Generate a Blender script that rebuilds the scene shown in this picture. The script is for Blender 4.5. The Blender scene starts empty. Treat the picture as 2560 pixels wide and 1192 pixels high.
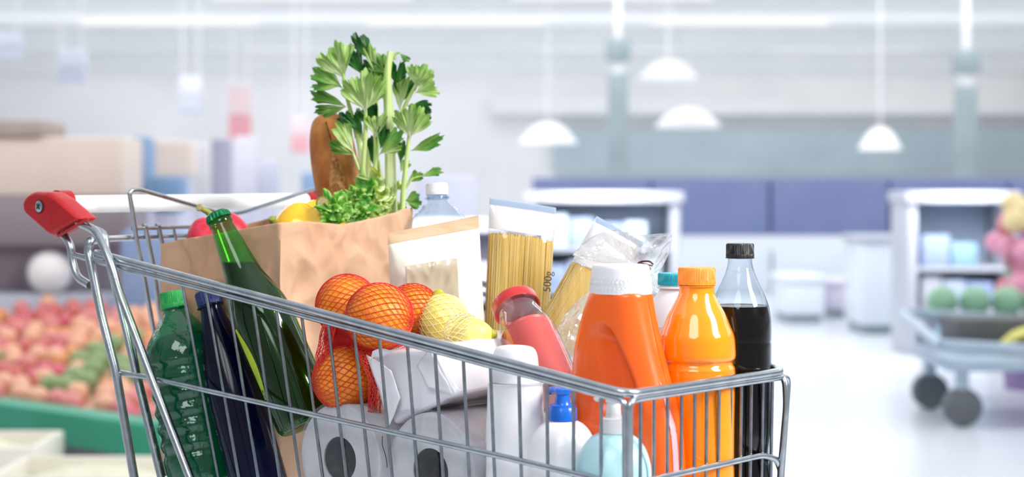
import bpy, bmesh, math, random
from mathutils import Vector as V, Matrix, Quaternion, noise
random.seed(7)
PI = math.pi
sc = bpy.context.scene
C = sc.collection

# ------------------------------------------------------------------ camera
F = 4500.0                      # focal length in pixels of the 2560 x 1192 frame
CX, CY, CZ = 1280.0, 454.0, 1.06
cam_d = bpy.data.cameras.new('camera')
cam = bpy.data.objects.new('camera', cam_d); C.objects.link(cam)
cam.location = (0, 0, CZ); cam.rotation_euler = (PI/2, 0, 0)
cam_d.sensor_width = 36.0; cam_d.lens = 36.0*F/2560.0
cam_d.shift_y = -(596.0-CY)/2560.0
cam_d.clip_start = 0.05; cam_d.clip_end = 200
cam_d.dof.use_dof = True; cam_d.dof.focus_distance = 2.10; cam_d.dof.aperture_fstop = 4.2
sc.camera = cam

# ------------------------------------------------------------------ light and exposure
sc.view_settings.view_transform = 'Standard'; sc.view_settings.look = 'None'
sc.view_settings.gamma = 1.0; sc.view_settings.use_curve_mapping = False
sc.view_settings.exposure = 0.0
w = bpy.data.worlds.new('store_daylight'); sc.world = w; w.use_nodes = True
wb = w.node_tree.nodes['Background']; wb.inputs[0].default_value = (0.93, 0.96, 1.0, 1); wb.inputs[1].default_value = 0.38
def area(name, loc, target, size, power, col=(1, 1, 1)):
    d = bpy.data.lights.new(name, 'AREA'); d.shape = 'DISK'; d.size = size; d.energy = power; d.color = col
    o = bpy.data.objects.new(name, d); C.objects.link(o); o.location = loc
    o.rotation_euler = (V(target)-V(loc)).to_track_quat('-Z', 'Y').to_euler()
    return o
kl = area('key_lamp', (2.3, 1.0, 2.6), (-0.05, 2.1, 0.85), 0.85, 140, (1.0, 0.97, 0.93)); kl.data.shape = 'RECTANGLE'; kl.data.size_y = 1.5
area('front_lamp', (-0.6, -0.6, 2.9), (-0.1, 2.1, 0.85), 1.6, 40, (0.95, 0.97, 1.0))
for ly, pw_ in ((7.5, 300), (12.0, 370), (17.5, 400), (23.0, 400), (29.5, 380), (36.0, 380), (41.5, 180)):      # rows of ceiling luminaires over the store
    o_ = area('ceiling_luminaire', (0, ly, 3.93), (0, ly, 0), 1, pw_, (1.0, 0.985, 0.965)); o_.data.shape = 'RECTANGLE'; o_.data.size = 26; o_.data.size_y = 1.6
for ly in (25.5, 31.0, 38.5):                                                  # added unseen fill lights that brighten the far ceiling
    o_ = area('ceiling_fill', (0, ly, 2.9), (0, ly, 4), 1, 125, (1.0, 0.985, 0.97)); o_.data.shape = 'RECTANGLE'; o_.data.size = 30; o_.data.size_y = 1.0

# ------------------------------------------------------------------ materials
def lin(c):
    if isinstance(c, str):
        c = [int(c[i:i+2], 16)/255 for i in (0, 2, 4)]
    return tuple((x/12.92 if x <= 0.04045 else ((x+0.055)/1.055)**2.4) for x in c)
def nodes(name):
    m = bpy.data.materials.new(name); m.use_nodes = True
    nt = m.node_tree; nt.nodes.clear()
    out = nt.nodes.new('ShaderNodeOutputMaterial')
    return m, nt, out
def N(nt, t, **kw):
    n = nt.nodes.new(t)
    for k, v in kw.items():
        if k.startswith('_'): setattr(n, k[1:], v)
        else: n.inputs[k.replace('__', ' ')].default_value = v
    return n
def pm(name, c1, c2=None, scale=30, rough=0.45, metal=0.0, bump=0.0, bscale=None, coat=0.0, stretch=(1, 1, 1), sss=0.0, spec=0.5, transl=0.0, detail=4, lo=.35, hi=.65):
    """noise-varied surface; c1, c2 are sRGB hex"""
    m, nt, out = nodes(name); L = nt.links.new
    c2 = c2 or c1
    tc = N(nt, 'ShaderNodeTexCoord'); mp = N(nt, 'ShaderNodeMapping'); mp.inputs['Scale'].default_value = stretch
    L(tc.outputs['Object'], mp.inputs[0])
    nz = N(nt, 'ShaderNodeTexNoise', Scale=scale, Detail=detail); L(mp.outputs[0], nz.inputs['Vector'])
    rp = N(nt, 'ShaderNodeValToRGB'); L(nz.outputs[0], rp.inputs[0])
    e = rp.color_ramp.elements
    e[0].position = lo; e[1].position = hi; e[0].color = lin(c1)+(1,); e[1].color = lin(c2)+(1,)
    b = N(nt, 'ShaderNodeBsdfPrincipled'); L(rp.outputs[0], b.inputs['Base Color'])
    b.inputs['Roughness'].default_value = rough; b.inputs['Metallic'].default_value = metal
    b.inputs['Coat Weight'].default_value = coat; b.inputs['Coat Roughness'].default_value = 0.05
    b.inputs['Specular IOR Level'].default_value = spec
    if sss:
        b.inputs['Subsurface Weight'].default_value = sss; b.inputs['Subsurface Radius'].default_value = (0.01, 0.005, 0.003)
    if bump:
        n2 = N(nt, 'ShaderNodeTexNoise', Scale=bscale or scale, Detail=5); L(mp.outputs[0], n2.inputs['Vector'])
        bp = N(nt, 'ShaderNodeBump', Strength=bump, Distance=0.002); L(n2.outputs[0], bp.inputs['Height']); L(bp.outputs[0], b.inputs['Normal'])
    sh = b.outputs[0]
    if transl:
        t = N(nt, 'ShaderNodeBsdfTranslucent'); L(rp.outputs[0], t.inputs[0])
        mx = N(nt, 'ShaderNodeMixShader'); mx.inputs[0].default_value = transl
        L(sh, mx.inputs[1]); L(t.outputs[0], mx.inputs[2]); sh = mx.outputs[0]
    L(sh, out.inputs[0])
    return m
def film(name, tint, edge, gl=0.06, amt=0.55, rough=0.05, bump=0.0, bscale=60, milky=0.0, milk='ffffff', voro=False, power=2.5):
    """thin clear plastic or glass wall: tinted see-through with a sheen that grows towards grazing"""
    m, nt, out = nodes(name); L = nt.links.new
    lw = N(nt, 'ShaderNodeLayerWeight', Blend=0.5)
    pw = N(nt, 'ShaderNodeMath', _operation='POWER'); L(lw.outputs['Facing'], pw.inputs[0]); pw.inputs[1].default_value = power
    mc = N(nt, 'ShaderNodeMix', _data_type='RGBA'); L(pw.outputs[0], mc.inputs[0])
    mc.inputs[6].default_value = lin(tint)+(1,); mc.inputs[7].default_value = lin(edge)+(1,)
    tr = N(nt, 'ShaderNodeBsdfTransparent'); L(mc.outputs[2], tr.inputs[0])
    g = N(nt, 'ShaderNodeBsdfGlossy', Roughness=rough); g.inputs[0].default_value = (1, 1, 1, 1)
    if bump:
        tc = N(nt, 'ShaderNodeTexCoord')
        if voro: nz = N(nt, 'ShaderNodeTexVoronoi', Scale=bscale)
        else: nz = N(nt, 'ShaderNodeTexNoise', Scale=bscale, Detail=3)
        L(tc.outputs['Object'], nz.inputs['Vector'])
        bp = N(nt, 'ShaderNodeBump', Strength=bump, Distance=0.004); L(nz.outputs[0], bp.inputs['Height']); L(bp.outputs[0], g.inputs['Normal'])
    base = tr.outputs[0]
    if milky:
        d = N(nt, 'ShaderNodeBsdfDiffuse'); d.inputs[0].default_value = lin(milk)+(1,)
        t2 = N(nt, 'ShaderNodeBsdfTranslucent'); t2.inputs[0].default_value = lin(milk)+(1,)
        a = N(nt, 'ShaderNodeMixShader'); L(d.outputs[0], a.inputs[1]); L(t2.outputs[0], a.inputs[2])
        mm = N(nt, 'ShaderNodeMixShader'); mm.inputs[0].default_value = milky; L(base, mm.inputs[1]); L(a.outputs[0], mm.inputs[2]); base = mm.outputs[0]
    f = N(nt, 'ShaderNodeMath', _operation='MULTIPLY_ADD'); L(pw.outputs[0], f.inputs[0]); f.inputs[1].default_value = amt; f.inputs[2].default_value = gl
    mx = N(nt, 'ShaderNodeMixShader'); L(f.outputs[0], mx.inputs[0]); L(base, mx.inputs[1]); L(g.outputs[0], mx.inputs[2])
    L(mx.outputs[0], out.inputs[0])
    return m
def emit(name, col, s):
    m, nt, out = nodes(name); e = N(nt, 'ShaderNodeEmission', Strength=s); e.inputs[0].default_value = lin(col)+(1,)
    nt.links.new(e.outputs[0], out.inputs[0]); return m

chrome = pm('zinc_plated_steel', 'a9b1b8', 'bcc3c9', 60, 0.27, 1.0, 0.05, 220)
chrome_thin = pm('zinc_plated_wire', '8c959e', 'a3acb4', 60, 0.26, 1.0, 0.05, 220)
red_plastic = pm('red_plastic', 'a8141b', 'b31a21', 20, 0.45, spec=.35)
white_bar = pm('white_handle_plastic', 'f3f3f5', 'fbfbfc', 15, 0.25)
screw_m = pm('screw_steel', 'b9c4ca', 'd6dfe4', 40, 0.25, 1.0)
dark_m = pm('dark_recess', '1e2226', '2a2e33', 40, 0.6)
kraft = pm('kraft_paper', 'c4987a', 'd6b294', 5, 0.75, bump=0.25, bscale=160, stretch=(1, 1, 0.5), spec=.25)
kraft_in = kraft
flour_p = pm('cream_paper', 'e6dccc', 'f0e9dc', 14, 0.7, bump=0.25, bscale=60, spec=.3)
flour_seal = pm('tan_seal_paper', 'bfa483', 'ccb393', 90, 0.7, bump=0.2, bscale=300, stretch=(.15, 1, 2))
flour_win = pm('flour_behind_film', 'b3a88f', 'c6bda9', 16, 0.22, coat=0.4)
orange_m = pm('orange_peel', 'f08a0c', 'f7a021', 60, 0.42, bump=0.35, bscale=420, sss=.15)
net_red = pm('red_net', 'c8211d', 'dd3428', 80, 0.5)
net_white = pm('pale_net', 'f2e9a8', 'f7f1c8', 80, 0.5)
lemon_m = pm('lemon_peel', 'efdf6a', 'f4ea92', 35, 0.42, bump=0.3, bscale=350)
lemon_tip = pm('lemon_green_tip', 'a8a818', 'c2ba28', 60, 0.5, bump=.2, bscale=200)
pepper_y = pm('yellow_pepper_skin', 'f6bd0a', 'fbcb20', 14, 0.18, coat=0.5)
pepper_r = pm('red_pepper_skin', 'c21a33', 'd2304a', 120, 0.42, bump=.15, bscale=160)
pepper_g = pm('green_pepper_skin', '4c7a22', '5f9030', 14, 0.25, coat=0.3)
stem_m = pm('pepper_stalk', '7c8f2e', '96a344', 70, 0.55, bump=.3, bscale=200)
stem_cut = pm('dry_cut_stalk', 'b9a272', 'cdb88a', 90, 0.7, bump=.4, bscale=260)
crust = pm('bread_crust', '9a5626', 'cb8746', 26, 0.5, bump=0.5, bscale=90, spec=.3)
crust_split = pm('flaky_crust', '8a5022', 'd0a068', 150, 0.75, bump=1.0, bscale=260, spec=.2)
stalk_m = pm('celery_stalk', 'a9c766', 'dfe9bb', 50, 0.35, bump=.3, bscale=60, stretch=(3, 3, .12), sss=.1)
stalk_g = pm('celery_green_stem', '8fb54a', 'c3d68e', 60, 0.38, bump=.2, bscale=90, stretch=(3, 3, .2))
def leafmat(name, pale, green, dark):
    """pale ribs running out from the stalk into greener blades; 'tone' is stored per vertex by the leaf builder"""
    m, nt, out = nodes(name); L = nt.links.new
    at = N(nt, 'ShaderNodeAttribute'); at.attribute_name = 'tone'
    tc = N(nt, 'ShaderNodeTexCoord'); nz = N(nt, 'ShaderNodeTexNoise', Scale=45.0, Detail=4); L(tc.outputs['Object'], nz.inputs['Vector'])
    ad = N(nt, 'ShaderNodeMath', _operation='MULTIPLY_ADD'); L(nz.outputs[0], ad.inputs[0]); ad.inputs[1].default_value = .7; L(at.outputs['Fac'], ad.inputs[2])
    rp = N(nt, 'ShaderNodeValToRGB'); L(ad.outputs[0], rp.inputs[0]); e = rp.color_ramp.elements
    e[0].position = .30; e[1].position = 1.15; e[0].color = lin(pale)+(1,); e[1].color = lin(dark)+(1,)
    k = e.new(.72); k.color = lin(green)+(1,)
    b = N(nt, 'ShaderNodeBsdfPrincipled', Roughness=.42); L(rp.outputs[0], b.inputs['Base Color'])
    bp = N(nt, 'ShaderNodeBump', Strength=.5, Distance=.002); L(at.outputs['Fac'], bp.inputs['Height']); L(bp.outputs[0], b.inputs['Normal'])
    t = N(nt, 'ShaderNodeBsdfTranslucent'); L(rp.outputs[0], t.inputs[0])
    mx = N(nt, 'ShaderNodeMixShader'); mx.inputs[0].default_value = .3; L(b.outputs[0], mx.inputs[1]); L(t.outputs[0], mx.inputs[2]); L(mx.outputs[0], out.inputs[0])
    return m
leaf_p = leafmat('pale_leaf', 'dfe8c4', 'b4cc86', '82ac4c')
leaf_m = leafmat('mid_leaf', 'c3d694', '7faa50', '4f8a34')
leaf_d = leafmat('dark_leaf', '6f9a4c', '2f7428', '164f1c')
leaf_y = leafmat('yellow_leaf', 'e2e6a0', 'cdd45a', 'a8b83a')
lett_g = pm('lettuce_green', '5cab24', 'b4d86c', 40, 0.32, bump=.4, bscale=90, transl=.35)
lett_p = pm('lettuce_pale', 'b9cf6c', 'e6ecc2', 50, 0.3, bump=.4, bscale=90, transl=.35)
pasta_m = pm('dry_pasta', 'dcb656', 'f0d587', 160, 0.4, stretch=(1, 1, .02))
tissue = pm('white_tissue', 'd9d9dc', 'e6e6e8', 40, 0.85, bump=.5, bscale=500)
tissue_end = pm('roll_end_tissue', 'd3d3d5', 'e4e4e5', 26, 0.9, bump=.6, bscale=120)
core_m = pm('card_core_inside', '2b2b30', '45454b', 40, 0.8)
packet_m = pm('white_packet_film', 'e4e4ea', 'f0f0f4', 10, 0.28, bump=.5, bscale=34, coat=.3)
white_pl = pm('white_plastic', 'ececf0', 'f5f5f8', 12, 0.3, coat=.1)
cap_white = pm('white_cap_plastic', 'e2e2e6', 'eaeaee', 12, 0.4)
blue_pl = pm('blue_pump_plastic', '0a62d0', '1672e0', 20, 0.25, coat=.3)
pale_blue = pm('pale_blue_plastic', 'a9d6de', 'b6dfe6', 10, 0.3, coat=.1)
det_m = pm('orange_detergent_plastic', 'f5601a', 'f8691e', 8, 0.26, coat=.1, sss=.05)
det_strip = pm('pink_measuring_strip', 'eba5ae', 'f0b4bb', 20, 0.35)
juice_m = pm('orange_juice', 'f58a06', 'fa9812', 8, 0.12, coat=.7)
juice_cap = pm('orange_cap', 'f58a22', 'fa9a30', 20, 0.4)
cola_m = pm('cola', '060404', '0c0706', 10, 0.2, spec=.15)
black_pl = pm('black_cap_plastic', '17181b', '222327', 20, 0.35)
teal_pl = pm('teal_cap_plastic', '14a3b8', '1fb0c4', 20, 0.38)
green_cap = pm('green_cap_plastic', '12a04a', '1cae56', 20, 0.38)
navy_cap = pm('navy_cap_plastic', '16205c', '1d2a6e', 20, 0.38)
crown_m = pm('green_crown_cap', '0c6638', '12784a', 20, 0.28, 0.55)
sauce_m = pm('tomato_sauce', 'd9463f', 'e2544c', 10, 0.35)
lid_red = pm('red_lid', 'c01f22', 'd02c2c', 15, 0.3, coat=.3)
tie_m = pm('brown_wire_tie', '4a1a18', '5c2420', 60, 0.5)
ink = pm('black_print', '2a2a2c', '3a3a3c', 60, 0.6)
ink_grey = pm('grey_print', 'a4a4aa', 'b2b2b8', 60, 0.6)
wrap_film = film('clear_wrap', 'f4f4f6', 'c8ccd4', 0.07, .5, .12, .5, 30)
pet_clear = film('clear_bottle_wall', 'f4f8fa', '9fb4c2', 0.025, .4, .03, .15, 40)
pet_water = film('water_bottle_wall', 'f2f7fa', 'a9c0d0', 0.05, .5, .04, .5, 45)
pet_green = film('green_bottle_wall', '78e6c6', '18907a', 0.05, .4, .07, .6, 50, milky=.14, milk='10a880')
glass_jar = film('jar_glass', 'f6f6f6', 'b0b0b4', 0.05, .65, .02)
bag_film = film('crinkled_clear_bag', 'f9f9fa', 'd2d6dc', 0.13, .5, .10, 1.0, 70, milky=.16, voro=True)
pack_film = film('pasta_film', 'fafafa', 'd2d6dc', 0.05, .5, .06, .5, 25)
pack_white = film('milky_film', 'ffffff', 'e6e9f0', 0.05, .4, .12, .4, 25, milky=.72)
zip_m = film('blue_zip', 'd9e6f5', '9dbbe0', .08, .4, .1, milky=.6, milk='c4d8f0')
def glass(name, col, rough=0.0, ior=1.45):
    m, nt, out = nodes(name); b = N(nt, 'ShaderNodeBsdfPrincipled')
    tc = N(nt, 'ShaderNodeTexCoord'); nz = N(nt, 'ShaderNodeTexNoise', Scale=6.0); nt.links.new(tc.outputs['Object'], nz.inputs['Vector'])
    rp = N(nt, 'ShaderNodeValToRGB'); nt.links.new(nz.outputs[0], rp.inputs[0])
    c = lin(col); rp.color_ramp.elements[0].color = tuple(x*.92 for x in c)+(1,); rp.color_ramp.elements[1].color = c+(1,)
    nt.links.new(rp.outputs[0], b.inputs['Base Color']); b.inputs['Transmission Weight'].default_value = 1
    b.inputs['Roughness'].default_value = rough; b.inputs['IOR'].default_value = ior
    nt.links.new(b.outputs[0], out.inputs[0]); return m
beer_glass = film('green_bottle_glass', '9af07a', '147028', .04, .35, .06, power=3, milky=.012, milk='2fc044')
beer_liq = pm('beer_through_green_glass', '0e1807', '1a260b', 8, .25, spec=.2)
lime_glow = pm('painted_lime_glow', '8fae10', 'b4c81c', 30, .3)  # lime of light shining through the bottle, put in as colour
blue_glass = pm('navy_blue_bottle', '040720', '090f30', 8, .12, spec=.3)

# ------------------------------------------------------------------ object helpers
def link_mesh(name, verts, faces, m, smooth=True, angle=40):
    me = bpy.data.meshes.new(name); me.from_pydata([tuple(v) for v in verts], [], faces); me.update()
    bm = bmesh.new(); bm.from_mesh(me); bmesh.ops.recalc_face_normals(bm, faces=bm.faces); bm.to_mesh(me); bm.free()
    if smooth:
        me.polygons.foreach_set('use_smooth', [True]*len(me.polygons)); me.set_sharp_from_angle(angle=math.radians(angle))
    o = bpy.data.objects.new(name, me); C.objects.link(o)
    if m: me.materials.append(m)
    return o
def tag(o, label, cat, group=None, kind=None):
    if label: o['label'] = label
    if cat: o['category'] = cat
    if group: o['group'] = group
    if kind: o['kind'] = kind
    return o
def thing(name, label, cat, loc=(0, 0, 0), group=None, mat=None):
    o = bpy.data.objects.new(name, None); C.objects.link(o); o.empty_display_size = .02
    o.matrix_world = mat if mat is not None else Matrix.Translation(V(loc))
    tag(o, label, cat, group); return o
def part(name, geo, m, parent=None, world=False, label=None, smooth=True, angle=40, kind=None):
    vs, fs = geo
    if world and parent is not None:
        p, M = parent, Matrix.Identity(4)
        while p is not None: M = p.matrix_basis @ M; p = p.parent
        iv = M.inverted(); vs = [iv @ V(v) for v in vs]
    o = link_mesh(name, vs, fs, m, smooth, angle)
    if parent is not None: o.parent = parent
    if label: o['label'] = label
    if kind: o['kind'] = kind
    return o
def struct(name, geo, m, smooth=False):
    o = part(name, geo, m, smooth=smooth); o['kind'] = 'structure'; return o
def axis_mat(base, top, roll=0):
    z = (V(top)-V(base)).normalized(); q = V((0, 0, 1)).rotation_difference(z)
    return Matrix.Translation(V(base)) @ q.to_matrix().to_4x4() @ Matrix.Rotation(roll, 4, 'Z')
def join(*geos):
    vs, fs = [], []
    for g in geos:
        k = len(vs); vs += [V(v) for v in g[0]]; fs += [tuple(i+k for i in f) for f in g[1]]
    return vs, fs
def xf(geo, M): return [M @ V(v) for v in geo[0]], geo[1]
def T(x, y, z): return Matrix.Translation(V((x, y, z)))
def box(x0, x1, y0, y1, z0, z1):
    v = [(x, y, z) for z in (z0, z1) for y in (y0, y1) for x in (x0, x1)]
    return v, [(0, 2, 3, 1), (4, 5, 7, 6), (0, 1, 5, 4), (2, 6, 7, 3), (0, 4, 6, 2), (1, 3, 7, 5)]
def bbox(x0, x1, y0, y1, z0, z1, b=.004, seg=2):
    bm = bmesh.new(); vs, fs = box(x0, x1, y0, y1, z0, z1)
    bv = [bm.verts.new(v) for v in vs]
    for f in fs: bm.faces.new([bv[i] for i in f])
    bmesh.ops.recalc_face_normals(bm, faces=bm.faces)
    bmesh.ops.bevel(bm, geom=bm.edges[:], offset=b, segments=seg, affect='EDGES', profile=.5)
    bm.verts.index_update(); g = ([v.co.copy() for v in bm.verts], [tuple(v.index for v in f.verts) for f in bm.faces]); bm.free(); return g
def crom(pts, n=6):
    """Catmull-Rom through pts; repeat a point for a crease"""
    P_ = [V(p) if len(p) > 2 else V((p[0], p[1], 0)) for p in pts]; out = []
    for i in range(len(P_)-1):
        a, b, c, d = P_[max(i-1, 0)], P_[i], P_[i+1], P_[min(i+2, len(P_)-1)]
        if (b-c).length < 1e-7: continue
        for k in range(n):
            t = k/n
            out.append(.5*((2*b)+(c-a)*t+(2*a-5*b+4*c-d)*t*t+(3*b-a-3*c+d)*t**3))
    out.append(P_[-1]); return out
def lathe(prof, seg=40, n=4, fn=None, sx=1, sy=1, smooth=True):
    pr = [(max(p.x, 0), p.y) for p in crom(prof, n)] if smooth else prof
    vs, fs = [], []
    for (r, z) in pr:
        for j in range(seg):
            a = 2*PI*j/seg; rr = fn(r, z, a) if fn else r
            vs.append(V((rr*math.cos(a)*sx, rr*math.sin(a)*sy, z)))
    for i in range(len(pr)-1):
        for j in range(seg):
            k = (j+1) % seg; fs.append((i*seg+j, i*seg+k, (i+1)*seg+k, (i+1)*seg+j))
    fs.append(tuple(range(seg))[::-1]); fs.append(tuple((len(pr)-1)*seg+j for j in range(seg)))
    return vs, fs
def fillet(pts, c):
    pts = [V(p) for p in pts]; out = [pts[0]]
    for i in range(1, len(pts)-1):
        a, b, d = pts[i-1], pts[i], pts[i+1]
        l1, l2 = (a-b).length, (d-b).length; k = min(c, l1*.48, l2*.48)
        p, q = b+(a-b).normalized()*k, b+(d-b).normalized()*k
        for j in range(7):
            t = j/6; out.append(p*(1-t)**2+b*2*t*(1-t)+q*t*t)
    out.append(pts[-1]); return out
def tube(pts, r, seg=10, c=0.0, flat=1.0, rfn=None):
    pts = fillet(pts, c) if c else [V(p) for p in pts]
    q = [pts[0]]
    for p in pts[1:]:
        if (p-q[-1]).length > 1e-6: q.append(p)
    pts = q; n = len(pts); vs, fs = [], []
    t0 = (pts[1]-pts[0]).normalized(); up = V((0, 0, 1)) if abs(t0.z) < .9 else V((1, 0, 0))
    u = t0.cross(up).normalized()
    for i, p in enumerate(pts):
        t = (pts[min(i+1, n-1)]-pts[max(i-1, 0)]).normalized()
        u = (u-t*u.dot(t)).normalized(); v = t.cross(u)
        rr = r if rfn is None else rfn(i/(n-1))
        for j in range(seg):
            a = 2*PI*j/seg; vs.append(p+u*math.cos(a)*rr+v*math.sin(a)*rr*flat)
    for i in range(n-1):
        for j in range(seg):
            k = (j+1) % seg; fs.append((i*seg+j, i*seg+k, (i+1)*seg+k, (i+1)*seg+j))
    fs.append(tuple(range(seg))[::-1]); fs.append(tuple((n-1)*seg+j for j in range(seg)))
    return vs, fs
def ball(r, seg=24, rings=14, fn=None, ctr=(0, 0, 0)):
    vs, fs = [], []
    for i in range(rings+1):
        ph = PI*i/rings
        for j in range(seg):
            a = 2*PI*j/seg; d = V((math.sin(ph)*math.cos(a), math.sin(ph)*math.sin(a), math.cos(ph)))
            vs.append(V(ctr)+d*r*(fn(d) if fn else 1))
    for i in range(rings):
        for j in range(seg):
            k = (j+1) % seg; fs.append((i*seg+j, (i+1)*seg+j, (i+1)*seg+k, i*seg+k))
    return vs, fs
def grid(fn, nu, nv, cyc=False):
    vs = [fn(i/nu, j/nv) for j in range(nv+1) for i in range(nu if cyc else nu+1)]
    W = nu if cyc else nu+1; fs = []
    for j in range(nv):
        for i in range(nu):
            k = (i+1) % W if cyc else i+1
            fs.append((j*W+i, j*W+k, (j+1)*W+k, (j+1)*W+i))
    return vs, fs
def solid(o, t):
    md = o.modifiers.new('thickness', 'SOLIDIFY'); md.thickness = t; md.offset = 0; return o
def sstep(a, b, x):
    t = min(max((x-a)/(b-a), 0), 1); return t*t*(3-2*t)
def lerp(a, b, t): return a+(b-a)*t
def text(s, size, M, m, parent, name='print', ext=0.00005):
    cu = bpy.data.curves.new(name, 'FONT'); cu.body = s; cu.size = size; cu.extrude = ext; cu.align_x = 'CENTER'; cu.align_y = 'CENTER'
    tmp = bpy.data.objects.new(name, cu); C.objects.link(tmp); bpy.context.view_layer.update()
    me = bpy.data.meshes.new_from_object(tmp.evaluated_get(bpy.context.evaluated_depsgraph_get())); bpy.data.objects.remove(tmp)
    me.name = name; me.materials.clear(); me.materials.append(m); o = bpy.data.objects.new(name, me); C.objects.link(o)
    o.parent = parent; o.matrix_basis = M; return o

# pixel of the photograph at depth Y  ->  place in the store
def P(u, v, Y): return V(((u-CX)/F*Y, Y, CZ-(v-CY)/F*Y))
CN, FC = V((0.118, 1.8)), V((0.304, 2.0286))            # near and far front corners of the basket, in plan
S_, D_ = V((-0.776, 0.630)), V((0.635, 0.773))          # towards the handle; along the handle bar
NN, NF, NR = V((0.630, 0.776)), V((-0.773, 0.635)), V((-0.785, -0.619))   # inward normals: near side, front, far side
TILT = 0.03
def onplane(u, v, o, n, off=0, tilt=TILT):
    k, m = (u-CX)/F, (v-CY)/F
    Y = (off-.21*tilt+n.x*o.x+n.y*o.y)/(n.x*k+n.y-tilt*m)
    return P(u, v, Y)
def near(u, v, off=0): return onplane(u, v, CN, NN, off)
def front(u, v, off=0): return onplane(u, v, CN, NF, off)
def far(u, v, off=0): return onplane(u, v, FC, NR, off)

# ================================================================== the store
STORE = True
if STORE:
    floor_m = pm('polished_floor', 'dfe5ee', 'e9eef5', 1.2, 0.22, spec=.4)
    ceil_m = pm('ceiling_panels', 'f2f2f2', 'f7f7f7', 2, 0.8)
    wall_m = pm('pale_wall', 'e9eaee', 'f2f2f4', .6, 0.8)
    beam_m = pm('grey_beam', 'e0e3e5', 'e6e8ea', 1, 0.6)
    teal_w = pm('grey_teal_cladding', 'a9bbc4', 'b8c8cf', .5, 0.7)
    col_m = pm('grey_teal_steel', '87979d', '94a3a8', 2, 0.5)
    struct('floor', box(-30, 30, -4, 44, -.1, 0), floor_m)
    struct('ceiling', box(-30, 30, -4, 44, 4.0, 4.1), ceil_m)
    struct('wall_back', box(-30, 30, 43, 43.2, 0, 4.0), wall_m)
    for i, (y, z0) in enumerate(((40.5, 3.5), (34, 3.6), (28, 3.7))):
        struct('trim_%d' % (i+1), box(-30, 30, y, y+.5, z0, 4.0), beam_m)
    struct('trim_4', box(1.0, 30, 42.7, 43.0, 1.25, 2.3), teal_w)
    struct('trim_5', box(-.5, 30, 42.6, 43.0, 2.65, 3.05), beam_m)
    lamp_w = emit('ceiling_lamp_light', 'fbfaf8', 1.15)
    housing = pm('white_lamp_housing', 'e8e8ea', 'f0f0f2', 4, .5)
    for i, (y, xs) in enumerate(((27, (-3, 1.5)), (31.5, (-6, -1, 4)), (37.5, (-4, 2, 7)))):
        for j, x in enumerate(xs):
            t = thing('ceiling_light', 'long white ceiling light strip under the far store ceiling', 'light', (x, y, 3.9), 'ceiling light strips')
            part('housing', box(-1.6, 1.6, -.2, .2, -.04, .1), housing, t, smooth=False)
            part('diffuser', box(-1.5, 1.5, -.16, .16, -.09, -.04), lamp_w, t, smooth=False)
    for (u, y0, lab) in ((1545, 100, 'grey teal steel column standing left behind the freezers'), (2415, 130, 'grey teal steel column at the right behind the freezers')):
        Y = 24.0; a = P(u, y0, Y)
        t = thing('column', lab, 'column', (a.x, Y, 0)); t['kind'] = 'structure'
        part('shaft', bbox(-.13, .13, -.13, .13, 0.25, a.z-.45, .03), col_m, t)
        part('base_plate', bbox(-.22, .22, -.22, .22, 0, .25, .02), col_m, t)
        part('head_plate', bbox(-.16, .16, -.15, .15, a.z-.28, a.z+.02, .02), col_m, t)
        part('head_neck', box(-.08, .08, -.08, .08, a.z-.45, a.z-.28), beam_m, t)
        part('hanger', box(-.04, .04, -.04, .04, a.z+.02, 4.0), beam_m, t)
    # hanging signs over the left aisles
    for (u0, u1, v0, v1, Y, c1, c2, lab) in (
            (572, 628, 215, 350, 16, 'ecd3d6', 'e7a3aa', 'tall red and white sign hanging left of the celery'),
            (728, 772, 290, 382, 19, 'ecd5da', 'e5a9b3', 'smaller pink sign hanging just left of the baguette'),
            (142, 215, 125, 208, 17, 'd6dae4', 'c3c9d9', 'grey blue sign hanging high above the red cart grip'),
            (-40, 58, 78, 148, 15, 'd3d8e2', 'c4cad8', 'grey blue sign hanging at the top left edge'),
            (448, 505, 190, 285, 19, 'dcdfe6', 'c7ccd8', 'pale grey sign hanging between the other signs')):
        a, b = P(u0, v0, Y), P(u1, v1, Y)
        t = thing('hanging_sign', lab, 'sign', ((a.x+b.x)/2, Y, b.z))
        hw, h = (b.x-a.x)/2, a.z-b.z
        part('upper_panel', bbox(-hw, hw, -.03, .03, h*.45, h, .02), pm('sign_upper_'+c1, c1, c1, 3, .6), t)
        part('lower_panel', bbox(-hw, hw, -.03, .03, 0, h*.45, .02), pm('sign_lower_'+c2, c2, c2, 3, .6), t)
        for s in (-1, 1): part('cord', tube([(s*hw*.7, 0, h), (s*hw*.7, 0, 4.0-b.z)], .008, 6), housing, t)
    # chest freezers with a violet header at the back of the right aisle
    violet = pm('violet_blue_fascia', '707cab', '808cb4', .8, .6); pale_fr = pm('pale_freezer_body', 'dfe8f2', 'e9f0f7', 1, .35)
    fr_glow = emit('lit_freezer_light', 'eaf5ff', 1.0)
    nfr = 5
    for i in range(nfr):
        Y = 17.0; a, b = P(1330+i*300, 444, Y), P(1330+(i+1)*300, 590, Y)
        ords = ('first from the left', 'second from the left', 'in the middle', 'second from the right', 'last at the right edge')
        t = thing('freezer_cabinet', 'pale freezer cabinet under a violet header, '+ords[i]+' of its row', 'freezer', ((a.x+b.x)/2, Y, 0), 'freezer row')
        hw = (b.x-a.x)/2-.01
        part('body', bbox(-hw, hw, 0, .8, 0, .42, .02), pale_fr, t)
        part('header', bbox(-hw, hw, .1, .8, b.z, a.z, .02), violet, t)
        part('light_strip', bbox(-hw, hw, .12, .78, .42, b.z, .01), fr_glow if i in (1, 2) else pale_fr, t)
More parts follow.
